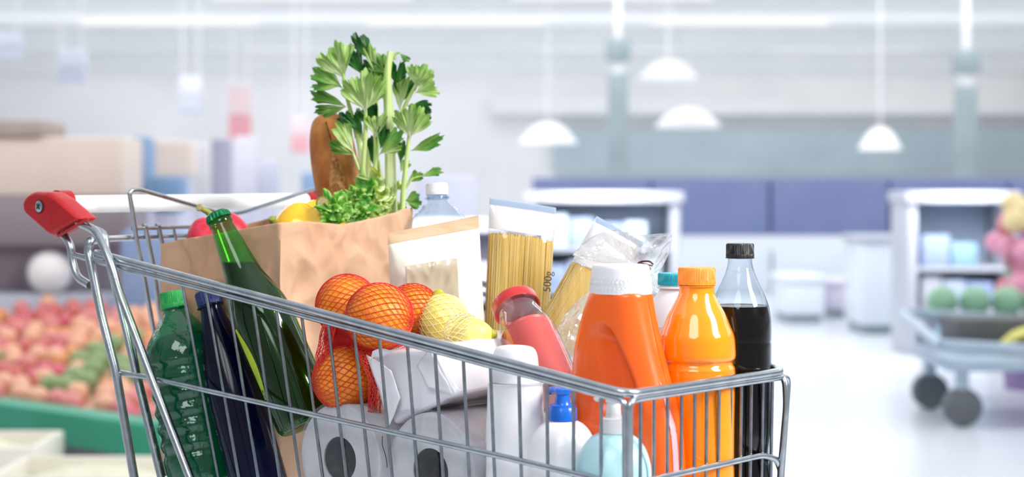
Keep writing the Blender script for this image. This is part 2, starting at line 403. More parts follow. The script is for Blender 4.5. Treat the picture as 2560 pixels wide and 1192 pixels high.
    # shelf goods ------------------------------------------------------
    def good(col): return pm('carton_'+col, col, col, 3, .5)
    gcols = {c: good(c) for c in ('b9c6e0', '9fb0d6', 'd9c8de', 'e3b8c6', 'c9dbe8', 'aab6cf', 'e6e2ea', 'd8a9b4', '8fb4c8', 'c6c9d4')}
    gk = list(gcols)
    grey_m = pm('grey_shelf_metal', 'b4b8c4', 'c2c6d0', 2, .5); blue_pnl = pm('pale_blue_panel', 'b7c9e2', 'c6d6ea', 1.5, .5); lav = pm('lavender_panel', 'c3c5d8', 'cfd0e0', 1.5, .5)
    def gondola(lab, x0, x1, Y, top, depth, shelves, goods_label, group, cols, seed, backm):
        t = thing('shelf_unit', lab, 'shelf', ((x0+x1)/2, Y, 0)); hw = (x1-x0)/2
        part('back_panel', bbox(-hw+.03, hw-.03, depth-.04, depth, 0, top, .01), backm, t)
        for s in (-1, 1): part('side_panel', bbox(s*hw-.03, s*hw+.03, 0, depth, 0, top, .01), grey_m, t)
        part('top_board', bbox(-hw-.05, hw+.05, -.05, depth, top, top+.07, .01), grey_m, t)
        area('shelf_fill', ((x0+x1)/2, Y-.35, top+.25), ((x0+x1)/2, Y+.3, top*.45), .5, 11, (.97, .98, 1))  # added fill light brightening the goods, not a fitting of the unit
        rr = random.Random(seed)
        for z in shelves:
            part('shelf_board', bbox(-hw+.03, hw-.03, 0, depth-.04, z-.03, z, .005), grey_m, t)
            x = x0+.06
            while x < x1-.16:
                w_ = rr.uniform(.1, .19); h = rr.uniform(.14, .21)
                if x+w_ > x1-.05: break
                g = part('carton', bbox(-w_/2+.004, w_/2-.004, -.1, .1, 0, h, .012), gcols[rr.choice(cols)])
                g.location = (x+w_/2, Y+.14, z); tag(g, goods_label, 'carton', group); x += w_
        return t
    gondola('grey framed shelf unit of pastel cartons left of the pale aisle', .12, 1.0, 11.0, .93, .5, (.12, .40, .66), 'pastel carton on the shelf unit left of the pale aisle', 'cartons left of the aisle', ('b9c6e0', '9fb0d6', 'd9c8de', 'c9dbe8', 'aab6cf'), 3, blue_pnl)
    gondola('grey framed shelf unit of cartons at the right of the aisle', 2.45, 3.05, 11.0, .93, .5, (.02, .28, .54), 'pale blue carton on the shelf unit right of the aisle', 'cartons right of the aisle', ('b9c6e0', '9fb0d6', 'c9dbe8', 'c6c9d4', '8fb4c8'), 5, blue_pnl)
    gondola('low shelf unit of lilac and pink cartons behind the spaghetti packs', -.75, .05, 10.0, .78, .5, (.15, .42), 'lilac or pink carton on the low shelf behind the spaghetti', 'cartons behind the spaghetti', ('d9c8de', 'e3b8c6', '9fb0d6', 'b9c6e0'), 8, lav)
    for (u0, u1, v0, v1, Y, m_, lab, nm) in (
            (2150, 2275, 590, 850, 12.5, pale_fr, 'pale low cooler standing against the right shelf unit', 'cooler'),
            (1958, 2062, 690, 830, 13.5, pm('bright_white_panel', 'e4eef8', 'eef5fb', 1, .4), 'bright white cube bin at the end of the aisle', 'bin'),
            (2070, 2145, 700, 815, 14.0, pm('lilac_panel', 'd5cfe6', 'dcd7ea', 1, .5), 'lilac carton stack beside the white cube bin', 'cartons')):
        a, b = P(u0, v0, Y), P(u1, v1, Y)
        t = thing({'cooler': 'cooler', 'bin': 'cube_bin', 'cartons': 'carton_stack'}[nm], lab, nm, ((a.x+b.x)/2, Y, 0)); hw = (b.x-a.x)/2
        part('body', bbox(-hw, hw, 0, .6, .06, a.z-.05, .02), m_, t); part('lid', bbox(-hw-.02, hw+.02, -.02, .62, a.z-.05, a.z, .02), grey_m if nm == 'cooler' else m_, t)
        part('plinth', box(-hw+.03, hw-.03, .03, .57, 0, .06), col_m, t)
    # left: wooden cabinet, dark counter, crates
    beige = pm('beige_wood', 'dfcfc4', 'e6d8cd', 2, .6); brown = pm('brown_board', 'a99b98', 'b5a7a3', 3, .6); duskm = pm('dusky_counter', '8c828a', '9b9198', 2, .6)
    t = thing('wooden_cabinet', 'beige wooden cabinet behind the red cart grip', 'cabinet', (-2.6, 9.6, 0))
    part('upper_panel', bbox(-.75, .53, 0, .5, .98, 1.30, .02), beige, t); part('top_board', bbox(-.78, .1, -.03, .5, 1.30, 1.39, .02), brown, t)
    part('counter', bbox(-.78, .56, -.02, .5, .72, .98, .02), duskm, t); part('base', bbox(-.75, .53, 0, .5, 0, .46, .02), pm('pale_blue_grey_board', 'b9bfd0', 'c4c8d6', 2, .6), t)
    part('niche_back', bbox(-.75, .53, .35, .5, .46, .72, .01), pm('lilac_grey_board', 'b3a3ac', 'bfb0b8', 2, .6), t)
    o = part('white_melon', ball(.115, 24, 14, lambda d: 1+.02*math.sin(6*math.atan2(d.y, d.x))), pm('white_melon_rind', 'f3eff0', 'f8f5f5', 6, .5)); o.location = (-2.48, 9.46+.2, .575); tag(o, 'round white melon in the niche of the beige cabinet', 'melon')
    bl = pm('blue_panel', '7fa0c6', '8fadd0', 2, .5); bl2 = pm('deep_blue_panel', '6f93bd', '7f9fc6', 2, .5)
    for (u0, u1, v0, v1, Y, m_, lab, nm, cat) in (
            (322, 372, 340, 480, 10.4, bl, 'narrow blue banner board right of the beige cabinet', 'banner_board', 'board'),
            (345, 480, 352, 440, 10.9, beige, 'beige box board behind the narrow blue banner', 'box_board', 'board'),
            (372, 455, 440, 530, 10.2, bl2, 'blue case behind the folding seat wires', 'blue_case', 'case'),
            (300, 470, 575, 770, 9.3, pm('soft_blue_bin', '8aa4ce', '9db3d6', 2, .5), 'blue bin stack behind the cart rods at left', 'bin_stack', 'bin'),
            (525, 570, 345, 520, 12.0, pm('violet_grey_post', '9d9db2', 'a9a9bc', 2, .5), 'violet grey display post above the white handle', 'display_post', 'post'),
            (640, 690, 400, 500, 13.0, lav, 'pale lavender display block left of the baguette', 'display_block', 'block'),
            (752, 800, 430, 560, 12.0, bl, 'blue display block directly behind the baguette', 'display_block', 'block'),
            (455, 520, 360, 500, 12.6, pm('pale_grey_block', 'd4d3d6', 'dcdbde', 2, .5), 'pale grey display block above the cart handle', 'display_block', 'block'),
            (580, 640, 340, 500, 13.5, pm('pale_lilac_block', 'd6d5e0', 'dfdee8', 2, .5), 'pale lilac display block beneath the red sign', 'display_block', 'block'),
            (1040, 1190, 440, 700, 12.0, lav, 'lavender display block behind the water bottle', 'display_block', 'block')):
        a, b = P(u0, v0, Y), P(u1, v1, Y); hw = (b.x-a.x)/2
        t = thing(nm, lab, cat, ((a.x+b.x)/2, Y, 0))
        part('panel', bbox(-hw, hw, 0, .22, max(b.z, .1), a.z, .03), m_, t); part('stand', bbox(-hw*.8, hw*.8, .03, .2, 0, max(b.z, .1), .01), lav if nm != 'bin_stack' else m_, t)
    # left produce display
    green_e = pm('green_display_edge', '16906f', '2f9d7f', 2, .4); creamb = pm('cream_crate', 'efeadc', 'f4f0e6', 2, .6)
    SM = T(-1.62, 6.75, .16) @ Matrix.Rotation(-.72, 4, 'Z') @ Matrix.Rotation(.16, 4, 'X')
    t = thing('produce_stand', 'sloping produce stand with a green front edge, behind the cart at left', 'produce stand', (-1.6, 7.2, 0))
    part('tray', xf(box(-2.4, .55, 0, 1.5, -.04, 0), SM), pm('salmon_tray', 'd8a58c', 'e0b49c', 1.5, .6), t, world=True, smooth=False)
    part('front_edge', xf(bbox(-2.4, .55, -.09, 0, -.07, .06, .01), SM), green_e, t, world=True)
    part('base', xf(bbox(-2.3, .45, .2, 1.35, -.12, -.04, .01), SM), creamb, t, world=True)
    for lx, ly in ((-2.2, .3), (.38, .3), (-2.2, 1.25), (.38, 1.25)):
        q_ = SM @ V((lx, ly, -.1)); part('leg', box(q_.x-.04, q_.x+.04, q_.y-.04, q_.y+.04, 0, q_.z), creamb, t, world=True, smooth=False)
    part('divider', xf(bbox(-.35, .55, .72, .78, 0, .1, .01), SM), green_e, t, world=True)
    def prod(c): return pm('produce_'+c, c, c, 10, .4)
    kinds = (('tomato', prod('d4706c'), .042, 'tomato'), ('apple', prod('dd8a86'), .045, 'apple'), ('peach', prod('eeb596'), .045, 'peach'), ('green_pepper', prod('86a06a'), .05, 'pepper'), ('mandarin', prod('e59a62'), .04, 'mandarin'), ('radish', prod('e06f84'), .035, 'radish'))
    meshes = {}
    for nm, m_, r, cat in kinds:
        o = part(nm, ball(r, 14, 9, lambda d: 1-.06*d.z*d.z), m_); meshes[nm] = o
    first = {k: True for k in meshes}; rr = random.Random(11)
    for iy in range(17):
        for ix in range(26):
            x = -2.3+ix*.128+rr.uniform(-.03, .03); y = .07+iy*.125+rr.uniform(-.03, .03)
            if (abs(y-.75) < .09 and x > -.40) or x > .50 or y > 1.45: continue
            f_ = noise.noise(V((x*1.5, y*2.4, 3.1)))+noise.noise(V((x*3.0, y*4.0, 9.7)))*.6
            nm = ('green_pepper' if f_ < -.22 else 'mandarin' if f_ < -.08 else 'peach' if f_ < .14 else 'apple' if f_ < .28 else 'radish' if f_ < .38 else 'tomato')
            q_ = SM @ V((x, y, 0)); px = q_.x*F/q_.y+CX
            if px > 1400 or px < -120: continue
            o = meshes[nm] if first[nm] else meshes[nm].copy()
            if not first[nm]: C.objects.link(o)
            first[nm] = False
            r = [k[2] for k in kinds if k[0] == nm][0]
            o.location = SM @ V((x, y, r*.97))
            tag(o, {'tomato': 'red tomato', 'apple': 'pink apple', 'peach': 'pale peach', 'green_pepper': 'dull green pepper', 'mandarin': 'orange mandarin', 'radish': 'pink radish'}[nm]+' lying on the blurred produce stand at left', [k[3] for k in kinds if k[0] == nm][0], {'tomato': 'tomatoes', 'apple': 'apples', 'peach': 'peaches', 'green_pepper': 'green peppers', 'mandarin': 'mandarins', 'radish': 'radishes'}[nm]+' on the produce stand')
    for nm in meshes:
        if first[nm]: bpy.data.objects.remove(meshes[nm])
    for (x, y, lab) in ((-1.90, 6.30, 'cream crate on the floor below the green edge, bottom left corner'), (-1.32, 5.70, 'cream crate on the floor below the green edge, nearer the cart rods')):
        t = thing('produce_crate', lab, 'crate', (x, y, 0))
        part('floor_board', box(-.27, .27, -.2, .2, 0, .02), creamb, t)
        for s in (-1, 1):
            part('side_board', bbox(s*.27-.012, s*.27+.012, -.2, .2, 0, .16, .004), creamb, t); part('end_board', bbox(-.27, .27, s*.2-.012, s*.2+.012, 0, .16, .004), creamb, t)
        part('pale_cabbage_heap', grid(lambda a, b: V((lerp(-.25, .25, a), lerp(-.18, .18, b), .10+.06*math.sin(PI*a)*math.sin(PI*b)+.02*noise.noise(V((a*8, b*8, x)))) ), 16, 12), pm('pale_green_leaf_heap', 'dfe0c0', 'e9e8d2', 12, .7), t, kind='stuff')
    # right produce trolley, flowers
    steelb = pm('blue_grey_steel', '9fb3c6', 'b0c1d1', 4, .35, .3); darkc = pm('dark_crate_inside', '55585c', '63666a', 4, .6); tyre = pm('grey_tyre', '5f646a', '6c7178', 6, .6)
    t = thing('produce_trolley', 'blue grey metal trolley of fruit at the lower right edge', 'trolley', (2.12, 8.0, 0))
    part('tray', bbox(-.25, .75, -.25, .45, .24, .30, .015), steelb, t)
    part('rim', tube([(-.28, -.28, .36), (.8, -.28, .30), (.8, .5, .38), (-.28, .5, .44), (-.28, -.28, .36)], .025, 8, .05), steelb, t)
    part('crate', bbox(-.12, .32, .1, .42, .30, .44, .01), darkc, t)
    for x, y in ((-.17, -.2), (.6, -.2), (-.17, .4), (.6, .4)):
        part('leg', tube([(x, y, .26), (x, y, .1)], .03, 8), steelb, t); part('wheel', xf(lathe([(0, -.03), (.075, -.03), (.085, -.02), (.085, .02), (.075, .03), (0, .03)], 20, 1, smooth=False), T(x, y, .085) @ Matrix.Rotation(PI/2, 4, 'X')), tyre, t)
    ban = pm('banana_skin', 'd9d066', 'e4dc80', 8, .5)
    for i in range(5):
        pts = [V((-.02+.30*k/6+i*.01, -.1+i*.035, .33+.07*math.sin(PI*k/6))) for k in range(7)]
        o = part('banana', tube(crom(pts, 3), .02, 8, rfn=lambda q: .02*min(1, .35+3*min(q, 1-q))), ban); o.location = (2.12+.03, 8.0, -.005); tag(o, 'yellow banana lying on the blue grey trolley at right', 'banana', 'bananas on the trolley')
    sal = prod('d9988c')
    mango0 = part('red_mango', ball(.05, 14, 9, lambda d: 1-.1*d.z*d.z), sal)
    for i in range(6):
        o = mango0 if i == 0 else mango0.copy()
        if i: C.objects.link(o)
        o.location = (2.40+.1*(i % 3), 7.84+.1*(i//3), .345); tag(o, 'salmon red mango on the right edge of the trolley', 'mango', 'mangoes on the trolley')
    grn = prod('8cba9a')
    lh0 = part('iceberg_lettuce', ball(.075, 16, 10, lambda d: 1+.12*noise.noise(d*4)), grn)
    for i in range(5):
        o = lh0 if i == 0 else lh0.copy()
        if i: C.objects.link(o)
        o.location = (2.06+.155*i, 8.62, .485); tag(o, 'green lettuce head in the row above the trolley', 'lettuce', 'lettuce heads above the trolley')
    t = thing('display_table', 'grey display table carrying green lettuce heads at right', 'table', (2.4, 8.62, 0))
    part('table_top', bbox(-.45, .5, -.12, .2, .38, .415, .01), lav, t)
    for x in (-.4, .45): part('leg', box(x-.02, x+.02, 0, .05, 0, .38), steelb, t)
    t = thing('flower_bouquet', 'bouquet of pink and yellow flowers at the right edge', 'flowers', (2.62, 9.2, 0))
    part('bucket', lathe([(0, 0), (.1, 0), (.14, .35), (.13, .35), (.09, .02), (0, .02)], 20, 1, smooth=False), pm('purple_bucket', '8c78a8', '9a88b4', 4, .5), t)
    fl = (pm('pink_petals', 'e79ab8', 'ecaac4', 20, .6), pm('yellow_petals', 'ecd79a', 'f0e0ae', 20, .6), pm('red_petals', 'dd7f94', 'e48fa2', 20, .6))
    for i in range(26):
        a = rr.uniform(0, 2*PI); q = rr.uniform(0, .17); z = rr.uniform(.45, .95)
        part('flower', ball(.06, 12, 8, lambda d: 1+.15*math.sin(8*math.atan2(d.y, d.x))*(1-abs(d.z)), (q*math.cos(a), q*math.sin(a), z)), fl[1] if z > .85 else fl[i % 3 if i % 3 != 1 else 0], t)
    part('stems', join(*[tube([(0.01*i-.03, 0, .05), (.03*i-.1, .02*(i % 3), .7)], .008, 6) for i in range(8)]), grn, t)
    white_p = pm('white_lamp_shade', 'f2f2f4', 'f8f8fa', 4, .5)
    for (u, v, r_, Y, lab) in ((1670, 185, .42, 26, 'broad white pendant lamp right of the left column'), (2200, 360, .28, 24, 'white pendant lamp between the two columns'), (1720, 305, .5, 28, 'lower white pendant lamp beside the left column'), (1370, 345, .4, 25, 'white pendant lamp above the spaghetti pack')):
        a = P(u, v, Y); t = thing('pendant_lamp', lab, 'lamp', (a.x, Y, a.z))
        part('shade', lathe([(r_*.2, .22), (r_*.6, .14), (r_, -.05), (r_*.96, -.06), (r_*.5, .1), (0, .16)], 24, 2), white_p, t)
        part('bulb', ball(.09, 14, 9, None, (0, 0, .02)), lamp_w, t); part('cord', tube([(0, 0, .2), (0, 0, 4.0-a.z)], .012, 6), housing, t)

# ================================================================== shopping cart
cart = thing('shopping_cart', 'metal wire shopping cart with white handle bar and red plastic grips, full of groceries', 'shopping cart', (-.2, 2.2, 0))
def cpart(name, pts, r, c=.012, m=chrome, seg=10, label=None): return part(name, tube(pts, r, seg, c), m, cart, world=True, label=label)
RZ = {}
rimA0, rimA1 = near(240, 632), near(1570, 985.5)
rimF = front(1962, 927.5)
farBack = V((-.262, 2.745, 0)); farBack.z = rimA0.z
cpart('top_rim', [rimA0, rimA1, rimF, farBack], .0047, .02, seg=14)
zf = rimA1.z
BOT = .668
def down(p, z): return V((p.x, p.y, z))
cB = near(1563, 1003); cBd = near(1564, 1192)
cpart('side_frame', [near(187, 638, -.003), near(289, 664.5), near(1530, 993.5, 0.0), cB, cBd, down(cBd, BOT)], .0036, .012)
cF = front(1574, 1003); cFd = front(1574.5, 1192)
f2, f2d = front(1971, 940), front(1953, 1192)
cpart('front_frame', [down(cFd, BOT), cFd, cF, front(1600, 996), f2, f2d, down(f2d, BOT)], .0036, .012)
fo = [far(1962, 939, .0), far(1966, 1010, .0), far(1950, 1192, .0)]
fb = V((farBack.x, farBack.y, farBack.z-.02))
cpart('side_frame', [down(fo[2], BOT), fo[2], fo[1], fo[0], fb], .0036, .012)
mid0, mid1 = near(290, 929), near(1564, 1214)
cpart('side_rail', [mid0, near(374, 944), near(760, 1031), near(1260, 1142), mid1], .0034, 0)
cpart('front_rail', [front(1575, 1213), front(1662, 1191.5), front(1909, 1137), front(1944, 1150), front(1955, 1195), down(front(1955, 1195), BOT)], .0034, .02)
fm0 = far(1950, 1150); fm1 = V((farBack.x-.01, farBack.y-.02, mid0.z))
cpart('side_rail', [fm0, fm1], .0034, 0)
# upright wires of the near side
tops = [455, 514, 570, 632, 690, 754, 820, 885, 948, 1018, 1087, 1158, 1226, 1297, 1367, 1434, 1503]
def lowerB(u): return 664.5+(u-289)*(993.5-664.5)/(1530-289)
def botshift(u): return 88*max(0, (1430-u)/975)
side_bottom = []
for u in tops:
    a = near(u, lowerB(u), .004)
    vb = 1192; b = near(u+botshift(u)*((vb-lowerB(u))/470), vb, .004)
    d = (b-a).normalized(); e = a+d*((a.z-BOT)/-d.z)
    side_bottom.append(e); cpart('side_wire', [a, e], .0019, 0, chrome_thin, 8)
for u in (1601, 1635, 1669, 1704, 1737, 1767, 1798, 1827, 1854, 1879, 1908, 1931):
    v0 = 996+(u-1600)*(940-996)/(1971-1600)
    a = front(u, v0, .004); b = front(u-4*(u-1575)/350, 1192, .004); d = (b-a).normalized(); e = a+d*((a.z-BOT)/-d.z)
    cpart('front_wire', [a, e], .0019, 0, chrome_thin, 8)
nfar = 17; far_bottom = []
for i in range(nfar):
    t_ = (i+.6)/nfar; a = lerp(fo[0], fb, t_); e = V((a.x+NR.x*.008-.0*t_, a.y+NR.y*.008, BOT))
    far_bottom.append(e); cpart('side_wire', [a+V((NR.x, NR.y, 0))*.004, e], .0019, 0, chrome_thin, 8)
# basket floor
nb0, fb0 = V((CN.x, CN.y, 0))+V((NN.x, NN.y, 0))*.008, V((FC.x, FC.y, 0))+V((NR.x, NR.y, 0))*.008
for i in range(len(side_bottom)):
    a = side_bottom[-1-i]; b = far_bottom[i] if i < len(far_bottom) else far_bottom[-1]
    cpart('floor_wire', [down(a, BOT), down(b, BOT)], .0019, 0, chrome_thin, 8)
for k in (.02, .35, .65, .98):
    cpart('floor_rail', [lerp(down(side_bottom[-1], BOT-.003), down(far_bottom[0], BOT-.003), k), lerp(down(side_bottom[0], BOT-.003), down(far_bottom[len(side_bottom)-1], BOT-.003), k)], .003, 0)
# rods at the handle end
ext = lambda a, b, z: a+(b-a)*((z-a.z)/(b.z-a.z))
g1, g2 = near(290, 929, -.004), near(335, 1192, -.004)
cpart('rear_upright', [near(240, 599, .012), near(226, 600, -.002), near(219, 624, -.004), near(225, 649, -.004), near(254, 791, -.004), g1, g2, ext(g1, g2, .40)], .0058, .012, seg=12)
h1, h2 = near(298, 729, -.010), near(474, 1191, -.010)
cpart('handle_support', [near(196, 556, -.006), near(240, 576, -.006), near(258, 612, -.010), near(281, 668, -.011), h1, near(373, 928, -.010), h2, ext(h1, h2, .30)], .0055, .02, seg=12)
cpart('hook_arm', [near(152, 578, .0), near(163, 592), near(176, 612), near(182, 660), near(194, 694), near(224, 712)], .0052, .03, seg=12)
k1, k2 = near(343, 948, .012), near(402, 1191, .012)
cpart('rear_upright', [near(238, 574, .012), near(262, 585, .014), near(269, 640, .014), near(318, 838, .012), k1, k2, ext(k1, k2, .45)], .0050, .02, seg=12)
cpart('rear_stay', [near(290, 672, .016), near(322, 800, .016), near(346, 930, .016), near(410, 1191, .016)], .0028, 0)
# folding rear gate and child seat wires
G0 = V((-.510, 2.42)); GN = V((-D_.y, D_.x))
def gate(u, v, off=0): return onplane(u, v, G0, V((-D_.y, D_.x)), off, 0)
cpart('gate_top_wire', [gate(331, 571), gate(790, 557)], .0030, 0)
cpart('gate_tube', [near(262, 597, .02), gate(331, 594, .006), gate(800, 578, .006)], .0042, 0)
def gl(pts, r, c=.01, nm='gate_wire'): return cpart(nm, pts, r, c)
m0 = [gate(417, 997, -.012), gate(379, 799, -.01), gate(354, 656, -.008), gate(343, 611, -.006), gate(331, 525, -.008)]
gl(m0+[gate(322, 477, -.008), gate(345, 473, -.008), gate(560, 535, -.008), gate(604, 532, -.008), gate(785, 472, -.008), gate(806, 474, -.008), gate(806, 520, -.008)], .0032, .018, 'seat_wire')
gl([gate(362, 563), gate(383, 661), gate(402, 799), gate(445, 1000)], .0036)
gl([gate(395, 562), gate(412, 640), gate(450, 800)], .0036)
for u in (433, 473, 510, 548, 590, 627, 668, 710, 752): gl([gate(u, 568-(u-331)*.03), gate(u+10, 620), gate(u+60, 900)], .0022, 0)
for u, v in ((337, 570), (362, 567), (394, 566)):
    part('gate_ferrule', tube([gate(u-4, v), gate(u+4, v)], .0042, 10), chrome, cart, world=True)
# handle bar, grips
hl, hr = near(150, 511, .012), V((0, 0, 0))
L_ = .478; hr = V((hl.x+D_.x*L_, hl.y+D_.y*L_, hl.z+.001))
d3, s3 = V((D_.x, D_.y, 0)), V((S_.x, S_.y, 0))
part('handle_bar', tube([hl, hr], .0118, 24), white_bar, cart, world=True)
def grip(sgn, base_t):
    """grip shell traced in the side plane, rounded, hollow end; sgn = +1 near end, -1 far end"""
    outl = []
    def nb(u, v): return near(u, v, 0)
    ctr = nb(116, 512)
    for a in range(100, 226, 12):
        outl.append(nb(114+37*math.cos(math.radians(a)), 513-36*math.sin(math.radians(a))))
    outl += [nb(142, 586), nb(152, 589), nb(184, 570), nb(216, 552), nb(219, 545), nb(212, 539), nb(166, 497), nb(140, 480)]
    n3 = V((NN.x, NN.y, 0)); th, rd = .034, .010
    ctr = sum(outl, V())/len(outl); rings = []
    dense = [V(p) for p in fillet(outl+[outl[0]], .004)][:-1]
    for x, ins in [(rd*(1-math.cos(q*PI/12)), rd*(1-math.sin(q*PI/12))) for q in range(7)]+[(th-rd*(1-math.cos(q*PI/12)), rd*(1-math.sin(q*PI/12))) for q in range(6, -1, -1)]:
        ring = []
        for p in dense:
            v = p-ctr; L = v.length; ring.append(ctr+v*((L-ins*.8)/L)+n3*-.016+d3*x+base_t)
        rings.append(ring)
    n = len(dense); vs = [p for r in rings for p in r]; fs = []
    for i in range(len(rings)-1):
        for j in range(n): fs.append((i*n+j, i*n+(j+1) % n, (i+1)*n+(j+1) % n, (i+1)*n+j))
    fs.append(tuple(range(n))); fs.append(tuple((len(rings)-1)*n+j for j in range(n)))
    g = (vs, fs)
    return g
gr = part('grip', grip(1, V((0, 0, 0))), red_plastic, cart, world=True, label='red plastic end grip', angle=50)
n3 = V((NN.x, NN.y, 0))
col0 = near(140, 508, .010)
part('collar', tube([col0-d3*0.0, col0+d3*.020], .0175, 24), red_plastic, gr, world=True)
sp = near(98.5, 516, -.0165)
Ms = Matrix.Translation(sp) @ V((0, 0, 1)).rotation_difference(-n3).to_matrix().to_4x4()
part('screw_recess', xf(lathe([(0, 0), (.0088, 0), (.0088, .0006), (0, .0006)], 24, 1, smooth=False), Ms), dark_m, gr, world=True)
sw = part('screw', xf(lathe([(0, 0.0004), (.0074, .0004), (.0074, .0012), (.0055, .0019), (0, .0021)], 24, 1, smooth=False), Ms), screw_m, gr, world=True, label='silver cross-head screw')
part('screw_slot', xf(join(box(-.0044, .0044, -.0011, .0011, .0016, .0025), box(-.0011, .0011, -.0044, .0044, .0016, .0025)), Ms), dark_m, gr, world=True)
slot = [near(163, 583, -.012), near(206, 558, -.012)]
part('grip_lip', join(tube([near(147, 589, -.012), near(219, 547, -.012), near(219, 547, .012), near(147, 589, .012), near(147, 589, -.012)], .0022, 8, .004)), red_plastic, gr, world=True)
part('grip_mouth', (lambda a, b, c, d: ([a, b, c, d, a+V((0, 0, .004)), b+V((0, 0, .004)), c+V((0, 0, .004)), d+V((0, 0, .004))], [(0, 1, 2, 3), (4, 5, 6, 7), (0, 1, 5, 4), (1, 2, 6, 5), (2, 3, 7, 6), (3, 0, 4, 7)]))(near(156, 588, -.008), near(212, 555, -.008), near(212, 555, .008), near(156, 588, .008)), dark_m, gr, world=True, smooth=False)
gfar = part('grip', grip(-1, d3*(L_+.014)-n3*.0), red_plastic, cart, world=True, label='red plastic end grip', angle=50)
part('collar', tube([hr-d3*.028, hr-d3*.016], .0150, 24), red_plastic, gfar, world=True)
part('collar', tube([hr-d3*.013, hr+d3*.004], .0165, 24), red_plastic, gfar, world=True)
sup2 = [v + d3*(L_-.02) for v in (near(196, 556, .006), near(240, 576, .004), near(258, 612, .004), near(281, 668, .004))]
cpart('handle_support', sup2+[V((farBack.x+.0, farBack.y-.10, .35))], .0055, .02)
# chassis and castors below the frame
ch = .16
A1, A2 = V((-.36, 2.27, ch)), V((.10, 1.93, ch)); B1, B2 = V((-.14, 2.55, ch)), V((.22, 2.12, ch))
for a, b, ra in ((A1, A2, ext(h1, h2, .30)), (B1, B2, V((farBack.x, farBack.y-.10, .35)))):
    cpart('chassis_tube', [ra, a, b], .011, .06, seg=12)
cpart('chassis_tube', [A1, B1], .011, 0); cpart('chassis_tube', [A2, B2], .011, 0)
for p in (A1, A2, B1, B2):
    cst = part('castor', join(tube([p, p-V((0, 0, .05))], .008, 8), xf(box(-.03, .03, -.02, .02, -.06, -.05), T(*p))), chrome, cart, world=True)
    part('wheel', xf(lathe([(0, -.014), (.045, -.014), (.05, -.01), (.05, .01), (.045, .014), (0, .014)], 22, 1, smooth=False), T(p.x, p.y, .05) @ Matrix.Rotation(PI/2, 4, 'X')), pm('caster_rubber', '5a5d62', '66696e', 10, .6) if p is A1 else bpy.data.materials['caster_rubber'], cst, world=True)

# ================================================================== groceries
def ridged(n, amp):
    return lambda r, z, a: r+amp*(1 if math.cos(n*a) > 0 else -1)
def capgeo(r, h, n=60, top_bevel=.0015, skirt=True):
    pr = [(0, 0), (r, 0), (r, h*.28), (r*.985, h*.30), (r*.985, h*.9), (r*.93, h), (0, h)] if skirt else [(0, 0), (r, 0), (r, h*.9), (r*.93, h), (0, h)]
    zs = (h*.31, h*.86)
    return lathe(pr, n*4, 1, lambda rr, z, a: rr+(.00032*(1 if math.cos(n*a) > 0 else -1) if zs[0]*.9 < z < zs[1]*1.08 and rr > r*.9 else 0), smooth=False)
FL = BOT+.0022

# ---- cola bottle
c0 = P(1850, 608, 2.036); base = V((c0.x, c0.y, FL)); H = c0.z-FL
t = thing('cola_bottle', 'dark cola bottle with black cap in the front right corner of the cart', 'bottle', base)
R = .0352
zz = lambda v: CZ-(v-CY)/F*2.036-FL
prof = [(0, .004), (.022, 0), (.030, .002), (.034, .012), (R, .03), (R, .06), (.0325, .085), (R, .11), (R, zz(905)), (R, zz(860)), (R*.985, zz(855)), (R*.985, zz(850)), (R, zz(845)), (R*.99, zz(800)), (.0325, zz(765)), (.0275, zz(735)), (.021, zz(705)), (.0162, zz(680)), (.0138, zz(660)), (.0135, zz(648)), (.0135, zz(640)), (.0135, zz(640))]
part('bottle_wall', lathe(prof, 48, 3), pet_clear, t, label='clear plastic bottle wall')
lp = [(max(r-.0012, 0), z+(.001 if i == 0 else 0)) for i, (r, z) in enumerate(prof) if z < zz(768)]+[(.0308, zz(766)), (.0305, zz(765)), (0, zz(765))]
part('cola', lathe(lp, 48, 2), cola_m, t, label='black cola filling')
part('neck_ring', lathe([(.0137, zz(646)), (.0168, zz(645.5)), (.0168, zz(644)), (.0137, zz(643)), (.0137, zz(646))], 36, 1, smooth=False), pet_clear, t)
part('cap', xf(capgeo(.0157, zz(608)-zz(645)), T(0, 0, zz(645))), black_pl, t, label='black screw cap')
text('HA1110705', .0052, T(.002, -.0172, zz(677)) @ Matrix.Rotation(PI/2, 4, 'X'), ink_grey, t)

# ---- orange juice bottle
Yj = 1.976; c0 = P(1742, 668, Yj); t = thing('juice_bottle', 'orange juice bottle with orange cap beside the cola bottle', 'bottle', (c0.x, c0.y, FL))
zz = lambda v: CZ-(v-CY)/F*Yj-FL
R = .0424; px = Yj/F
prof = [(0, .002), (.036, 0), (.040, .004), (R*.97, .015), (R*.97, .05), (R, .07), (R, zz(960)), (R*.99, zz(925)), (R*.985, zz(918)), (R*.93, zz(908)), (R*.93, zz(902)), (R, zz(892)), (R*1.0, zz(870)), (R*.97, zz(840)), (84*px, zz(815)), (72*px, zz(785)), (58*px, zz(760)), (46*px, zz(735)), (43*px, zz(715)), (43*px, zz(712)), (43*px, zz(712))]
part('juice_body', lathe(prof, 56, 4, lambda r, z, a: r-(.0016*max(0, math.cos(3*a+.4))**2*math.sin(min(max((z-.02)/(zz(930)-.02), 0), 1)*PI))), juice_m, t)
part('neck_ring', lathe([(43*px, zz(716)), (48*px, zz(715)), (48*px, zz(713)), (43*px, zz(712)), (43*px, zz(716))], 40, 1, smooth=False), juice_m, t)
part('cap', xf(capgeo(47*px, zz(668)-zz(711), 76), T(0, 0, zz(711))), juice_cap, t, label='orange ribbed screw cap')

